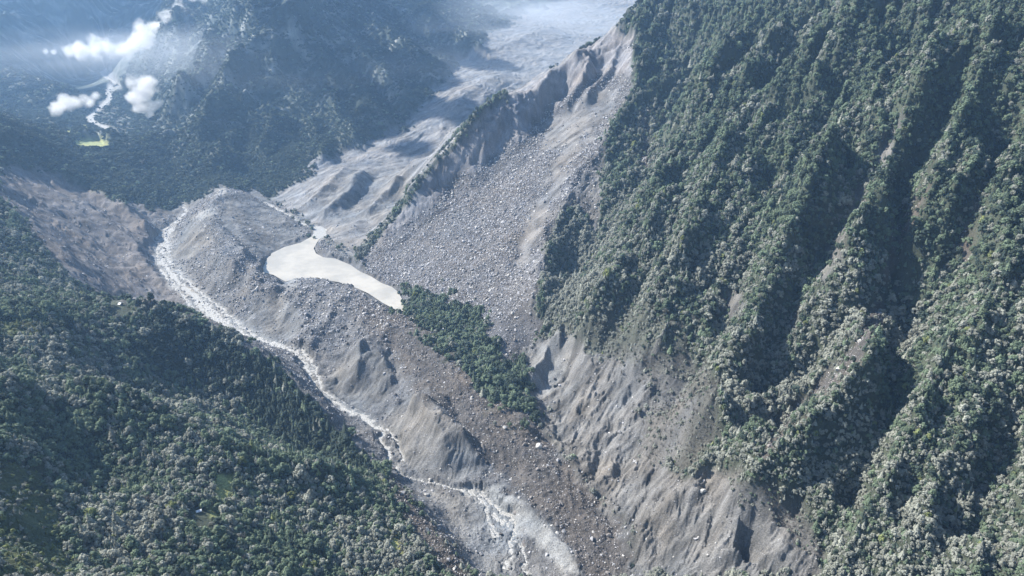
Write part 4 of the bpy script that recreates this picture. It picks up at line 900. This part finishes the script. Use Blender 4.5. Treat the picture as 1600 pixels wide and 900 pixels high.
# ---- low clouds drifting in the far valley: real volumes with soft, torn edges
def cloud_volume(pts, seed, label, dens=.028, soft=.35):
    """pts: (x, y, z, radius) puffs; density comes from the distance to the puffs plus noise"""
    P_ = [Vector(p[:3]) for p in pts]; c0 = sum(P_, Vector()) / len(P_)
    lo = Vector([min(p[k] - p[3] * 1.25 for p in pts) for k in range(3)]); hi = Vector([max(p[k] + p[3] * 1.25 for p in pts) for k in range(3)])
    bm = bmesh.new(); bmesh.ops.create_cube(bm, size=1.0)
    for v in bm.verts: v.co = Vector([(lo[k] + hi[k]) / 2 + v.co[k] * (hi[k] - lo[k]) for k in range(3)]) - c0
    me = bpy.data.meshes.new('cloud'); bm.to_mesh(me); bm.free()
    m = bpy.data.materials.new('cloud_vapour'); m.use_nodes = True; t = m.node_tree; t.nodes.clear(); N = t.nodes.new; L = t.links.new
    tc = N('ShaderNodeTexCoord'); 
    nz = N('ShaderNodeTexNoise'); nz.inputs['Scale'].default_value = .006; nz.inputs['Detail'].default_value = 6; nz.inputs['Roughness'].default_value = .62
    off = N('ShaderNodeVectorMath'); off.operation = 'ADD'; off.inputs[1].default_value = (seed * 311.0, seed * 97.0, 0); L(tc.outputs['Object'], off.inputs[0]); L(off.outputs[0], nz.inputs['Vector'])
    best = None
    for p in pts:
        d = N('ShaderNodeVectorMath'); d.operation = 'DISTANCE'; L(tc.outputs['Object'], d.inputs[0]); q_ = Vector(p[:3]) - c0; d.inputs[1].default_value = q_
        s_ = N('ShaderNodeMath'); s_.operation = 'DIVIDE'; L(d.outputs['Value'], s_.inputs[0]); s_.inputs[1].default_value = p[3]
        if best is None: best = s_.outputs[0]
        else:
            mn = N('ShaderNodeMath'); mn.operation = 'SMOOTH_MIN'; L(best, mn.inputs[0]); L(s_.outputs[0], mn.inputs[1]); mn.inputs[2].default_value = .25; best = mn.outputs[0]
    a = N('ShaderNodeMath'); a.operation = 'MULTIPLY_ADD'; L(nz.outputs[0], a.inputs[0]); a.inputs[1].default_value = 2.6; a.inputs[2].default_value = -.55      # noise - shell
    b = N('ShaderNodeMath'); b.operation = 'SUBTRACT'; L(a.outputs[0], b.inputs[0]); L(best, b.inputs[1])
    mr = N('ShaderNodeMapRange'); mr.inputs[1].default_value = 0; mr.inputs[2].default_value = soft; mr.inputs[3].default_value = 0; mr.inputs[4].default_value = dens; L(b.outputs[0], mr.inputs[0])
    pv = N('ShaderNodeVolumePrincipled'); pv.inputs['Color'].default_value = (1, 1, 1, 1); pv.inputs['Anisotropy'].default_value = .35; L(mr.outputs[0], pv.inputs['Density'])
    out = N('ShaderNodeOutputMaterial'); L(pv.outputs[0], out.inputs[1]); me.materials.append(m)
    try: m.cycles.volume_step_rate = .5
    except Exception: pass
    o = bpy.data.objects.new('cloud', me); C.collection.objects.link(o); o.location = c0; o['label'] = label; o['category'] = 'cloud'
    return o
def cp(u, v, y, rpx):
    q_ = py(u, v, y); return (*q_, rpx / 1080.0 * y * 1.04)
cloud_volume([cp(108,82,7300,13), cp(128,79,7400,17), cp(150,74,7500,19), cp(172,78,7500,18), cp(195,76,7500,18), cp(215,66,7600,20), cp(232,54,7600,22), cp(248,44,7700,18), cp(262,36,7700,20), cp(278,32,7700,26), cp(72,80,7300,6), cp(84,81,7300,7)], 1, 'long torn white cloud trailing across the dark blue slope at the upper left', dens=.03, soft=1.0)
cloud_volume([cp(90,168,5900,16), cp(103,162,5900,17), cp(118,158,5900,14), cp(132,153,5950,15), cp(150,148,6000,13), cp(140,160,6000,9)], 2, 'small ragged white cloud on the left of the distant river', dens=.03, soft=1.0)
cloud_volume([cp(205,130,6000,17), cp(222,146,6000,25), cp(230,128,6000,15), cp(240,165,6000,18), cp(218,168,6000,14), cp(185,137,6000,12), cp(172,134,6000,9), cp(258,176,5950,9), cp(236,180,6000,10), cp(205,150,6000,14)], 3, 'bright puffy white cloud on the right of the distant river', dens=.03, soft=1.0)
cloud_volume([cp(318,-2,8000,12), cp(300,-8,8000,10)], 4, 'scrap of white cloud at the top edge above the dark summit', dens=.02, soft=.9)
cloud_volume([cp(1590,182,1900,16), cp(1572,190,1900,10)], 5, 'thin wisp of cloud over the forest at the right edge', dens=.004, soft=.9)
# thin mist lying in bands across the far valley
def mist(x0, x1, y0, y1, z0, z1, dens, seed):
    me = bpy.data.meshes.new('mist'); bm = bmesh.new(); bmesh.ops.create_cube(bm, size=1.0)
    bmesh.ops.scale(bm, vec=(x1 - x0, y1 - y0, z1 - z0), verts=bm.verts); bm.to_mesh(me); bm.free()
    m = bpy.data.materials.new('mist'); m.use_nodes = True; t = m.node_tree; t.nodes.clear(); N = t.nodes.new; L = t.links.new
    tc = N('ShaderNodeTexCoord'); mp = N('ShaderNodeMapping'); mp.inputs['Scale'].default_value = (.0004, .0003, .0045); mp.inputs['Location'].default_value = (seed * 3.7, seed, 0); L(tc.outputs['Object'], mp.inputs[0])
    nz = N('ShaderNodeTexNoise'); nz.inputs['Scale'].default_value = 1; nz.inputs['Detail'].default_value = 3; L(mp.outputs[0], nz.inputs['Vector'])
    # fade towards every side of the box
    sc = N('ShaderNodeVectorMath'); sc.operation = 'DIVIDE'; sc.inputs[1].default_value = ((x1 - x0) / 2, (y1 - y0) / 2, (z1 - z0) / 2); L(tc.outputs['Object'], sc.inputs[0])
    ln = N('ShaderNodeVectorMath'); ln.operation = 'LENGTH'; L(sc.outputs[0], ln.inputs[0])
    f1 = N('ShaderNodeMapRange'); f1.inputs[1].default_value = 1; f1.inputs[2].default_value = .3; f1.inputs[3].default_value = 0; f1.inputs[4].default_value = 1; L(ln.outputs['Value'], f1.inputs[0])
    f2 = N('ShaderNodeMapRange'); f2.inputs[1].default_value = .42; f2.inputs[2].default_value = .62; f2.inputs[3].default_value = 0; f2.inputs[4].default_value = dens; L(nz.outputs[0], f2.inputs[0])
    mu = N('ShaderNodeMath'); mu.operation = 'MULTIPLY'; L(f1.outputs[0], mu.inputs[0]); L(f2.outputs[0], mu.inputs[1])
    pv = N('ShaderNodeVolumePrincipled'); pv.inputs['Color'].default_value = (.86, .92, 1, 1); pv.inputs['Anisotropy'].default_value = .3; L(mu.outputs[0], pv.inputs['Density'])
    out = N('ShaderNodeOutputMaterial'); L(pv.outputs[0], out.inputs[1]); me.materials.append(m)
    o = bpy.data.objects.new('mist', me); C.collection.objects.link(o); o.location = ((x0 + x1) / 2, (y0 + y1) / 2, (z0 + z1) / 2); o['kind'] = 'stuff'
mist(-6000, 1800, 4800, 10500, -980, -480, 4.2e-4, 1)
mist(-1200, 2600, 4700, 10500, -1200, -100, 7.5e-4, 2)
# ------------------------------------------------------------------ houses in the clearings
WHITE = plain('roof_sheet_white', (.62, .64, .66), .5, .05); BLUEG = plain('roof_sheet_blue', (.42, .47, .52), .5, .05); WALLM = plain('plank_wall', (.16, .13, .11), .9, .1); PLAS = plain('plaster_wall', (.45, .43, .40), .9, .05); DARKM = plain('dark_opening', (.03, .03, .035), .4, .0)
def box_bm(bm, x0, x1, y0, y1, z0, z1):
    vs = [bm.verts.new(p) for p in ((x0,y0,z0),(x1,y0,z0),(x1,y1,z0),(x0,y1,z0),(x0,y0,z1),(x1,y0,z1),(x1,y1,z1),(x0,y1,z1))]
    for f in ((0,3,2,1),(4,5,6,7),(0,1,5,4),(1,2,6,5),(2,3,7,6),(3,0,4,7)): bm.faces.new([vs[i] for i in f])
def house(u, v, L_, W_, H_, rot, roofm, wallm, label):
    p = gz(u, v); o = thing('house', label, 'house', p, 'mountain farm houses in the clearings' if False else None, rot)
    bm = bmesh.new(); box_bm(bm, -L_/2, L_/2, -W_/2, W_/2, -3, H_)
    for s in (-1, 1):
        a = [bm.verts.new((s*L_/2, -W_/2, H_)), bm.verts.new((s*L_/2, W_/2, H_)), bm.verts.new((s*L_/2, 0, H_ + W_*.28))]; bm.faces.new(a if s > 0 else a[::-1])
    part('wall', tomesh(bm, 'wall', [wallm]), o)
    bm = bmesh.new(); e = .9
    for s in (-1, 1):
        y1 = s * (W_/2 + e); z1 = H_ - e * .56 + .05; zt = H_ + W_*.28 + .1
        q_ = [bm.verts.new(c) for c in ((-L_/2-e, y1, z1), (L_/2+e, y1, z1), (L_/2+e, 0, zt), (-L_/2-e, 0, zt), (-L_/2-e, y1, z1+.25), (L_/2+e, y1, z1+.25), (L_/2+e, 0, zt+.25), (-L_/2-e, 0, zt+.25))]
        for f in ((0,3,2,1),(4,5,6,7),(0,1,5,4),(1,2,6,5),(2,3,7,6),(3,0,4,7)): bm.faces.new([q_[i] for i in f])
    bmesh.ops.recalc_face_normals(bm, faces=bm.faces)
    part('roof', tomesh(bm, 'roof', [roofm]), o)
    bm = bmesh.new(); box_bm(bm, -.6, .6, -W_/2-.12, -W_/2-.02, 0, 2.1); part('door', tomesh(bm, 'door', [DARKM]), o)
    for x_ in (-L_*.3, L_*.3):
        bm = bmesh.new(); box_bm(bm, x_-.7, x_+.7, -W_/2-.10, -W_/2-.02, 1.1, 2.3); part('window', tomesh(bm, 'window', [DARKM]), o)
    return o
house(177, 468, 11, 6, 3.0, .3, WHITE, PLAS, 'leftmost small white-roofed house in the clearing on the forested hilltop')
house(185.5, 468.5, 12, 6, 3.0, .1, WHITE, PLAS, 'white-roofed house beside the tall trees behind the hilltop clearing')
house(188.5, 476, 8, 13, 3.2, -.3, BLUEG, WALLM, 'pale blue roofed house nearest the viewer in the hilltop clearing')
house(311, 800, 9, 6, 3.0, .5, WHITE, WALLM, 'farmhouse with bright white roof in the meadow on the near hillside')
# ------------------------------------------------------------------ boulders and trees that stand out
def big_rock(u, v, r, mat, label, seed, flat=.9):
    me = tomesh(boulder(seed, flat), 'boulder', [ROCKM[mat]]); p = gz(u, v)
    o = bpy.data.objects.new('boulder', me); C.collection.objects.link(o); o.location = (p[0], p[1], p[2] + r * .25); o.scale = (r, r * .9, r); o.rotation_euler = (.2, .1, seed)
    o['label'] = label; o['category'] = 'boulder'
big_rock(842, 700, 11.5, 2, 'huge pale block at the top of the chute against the right-hand slope', 91, 1.1)
big_rock(838, 686, 5.5, 2, 'pale angular rock just above the huge block in the chute', 92)
big_rock(867, 712, 3.6, 2, 'small white rock below the huge pale block', 93)
big_rock(672, 751, 6.2, 2, 'pale solitary boulder beside the narrow river channel at the lower centre', 94)
big_rock(692, 516, 6.0, 2, 'white pointed rock standing among the trees of the dam grove', 95, 1.5)
big_rock(660, 500, 6.0, 2, 'flat white rock on the left edge of the dam grove', 96, .4)
big_rock(875, 603, 6.0, 0, 'grey boulder perched on the bare rock shoulder right of the chute', 97)
big_rock(866, 629, 4.4, 0, 'rounded grey boulder lower down the bare rock shoulder', 98)
big_rock(851, 822, 5.0, 2, 'bright white block lying on the smooth pale bank', 99, .5)
def big_tree(u, v, k, c, sxy_, h_, label):
    kind = 'conifer' if k in (4, 5) else 'broadleaf'
    o = thing(kind + '_tree', label, 'tree', gz(u, v), None, 1.0, (sxy_, sxy_, h_)); part('crown', CROWNS[(k, c)], o); part('trunk', TRUNKS[k], o)
big_tree(498, 742, 5, 3, 14, 9.5, 'pale yellow-green pointed tree lit against the dark forested hollow')
big_tree(548, 737, 3, 3, 8, 10, 'tall round pale tree lit against the dark forested hollow')
big_tree(482, 735, 1, 1, 5, 7, 'small pale tree left of the yellow-green pointed one on the hill crest')
big_tree(107, 576, 0, 3, 8.5, 8, 'yellow-topped round tree among grey-green ones on the upper left hill')
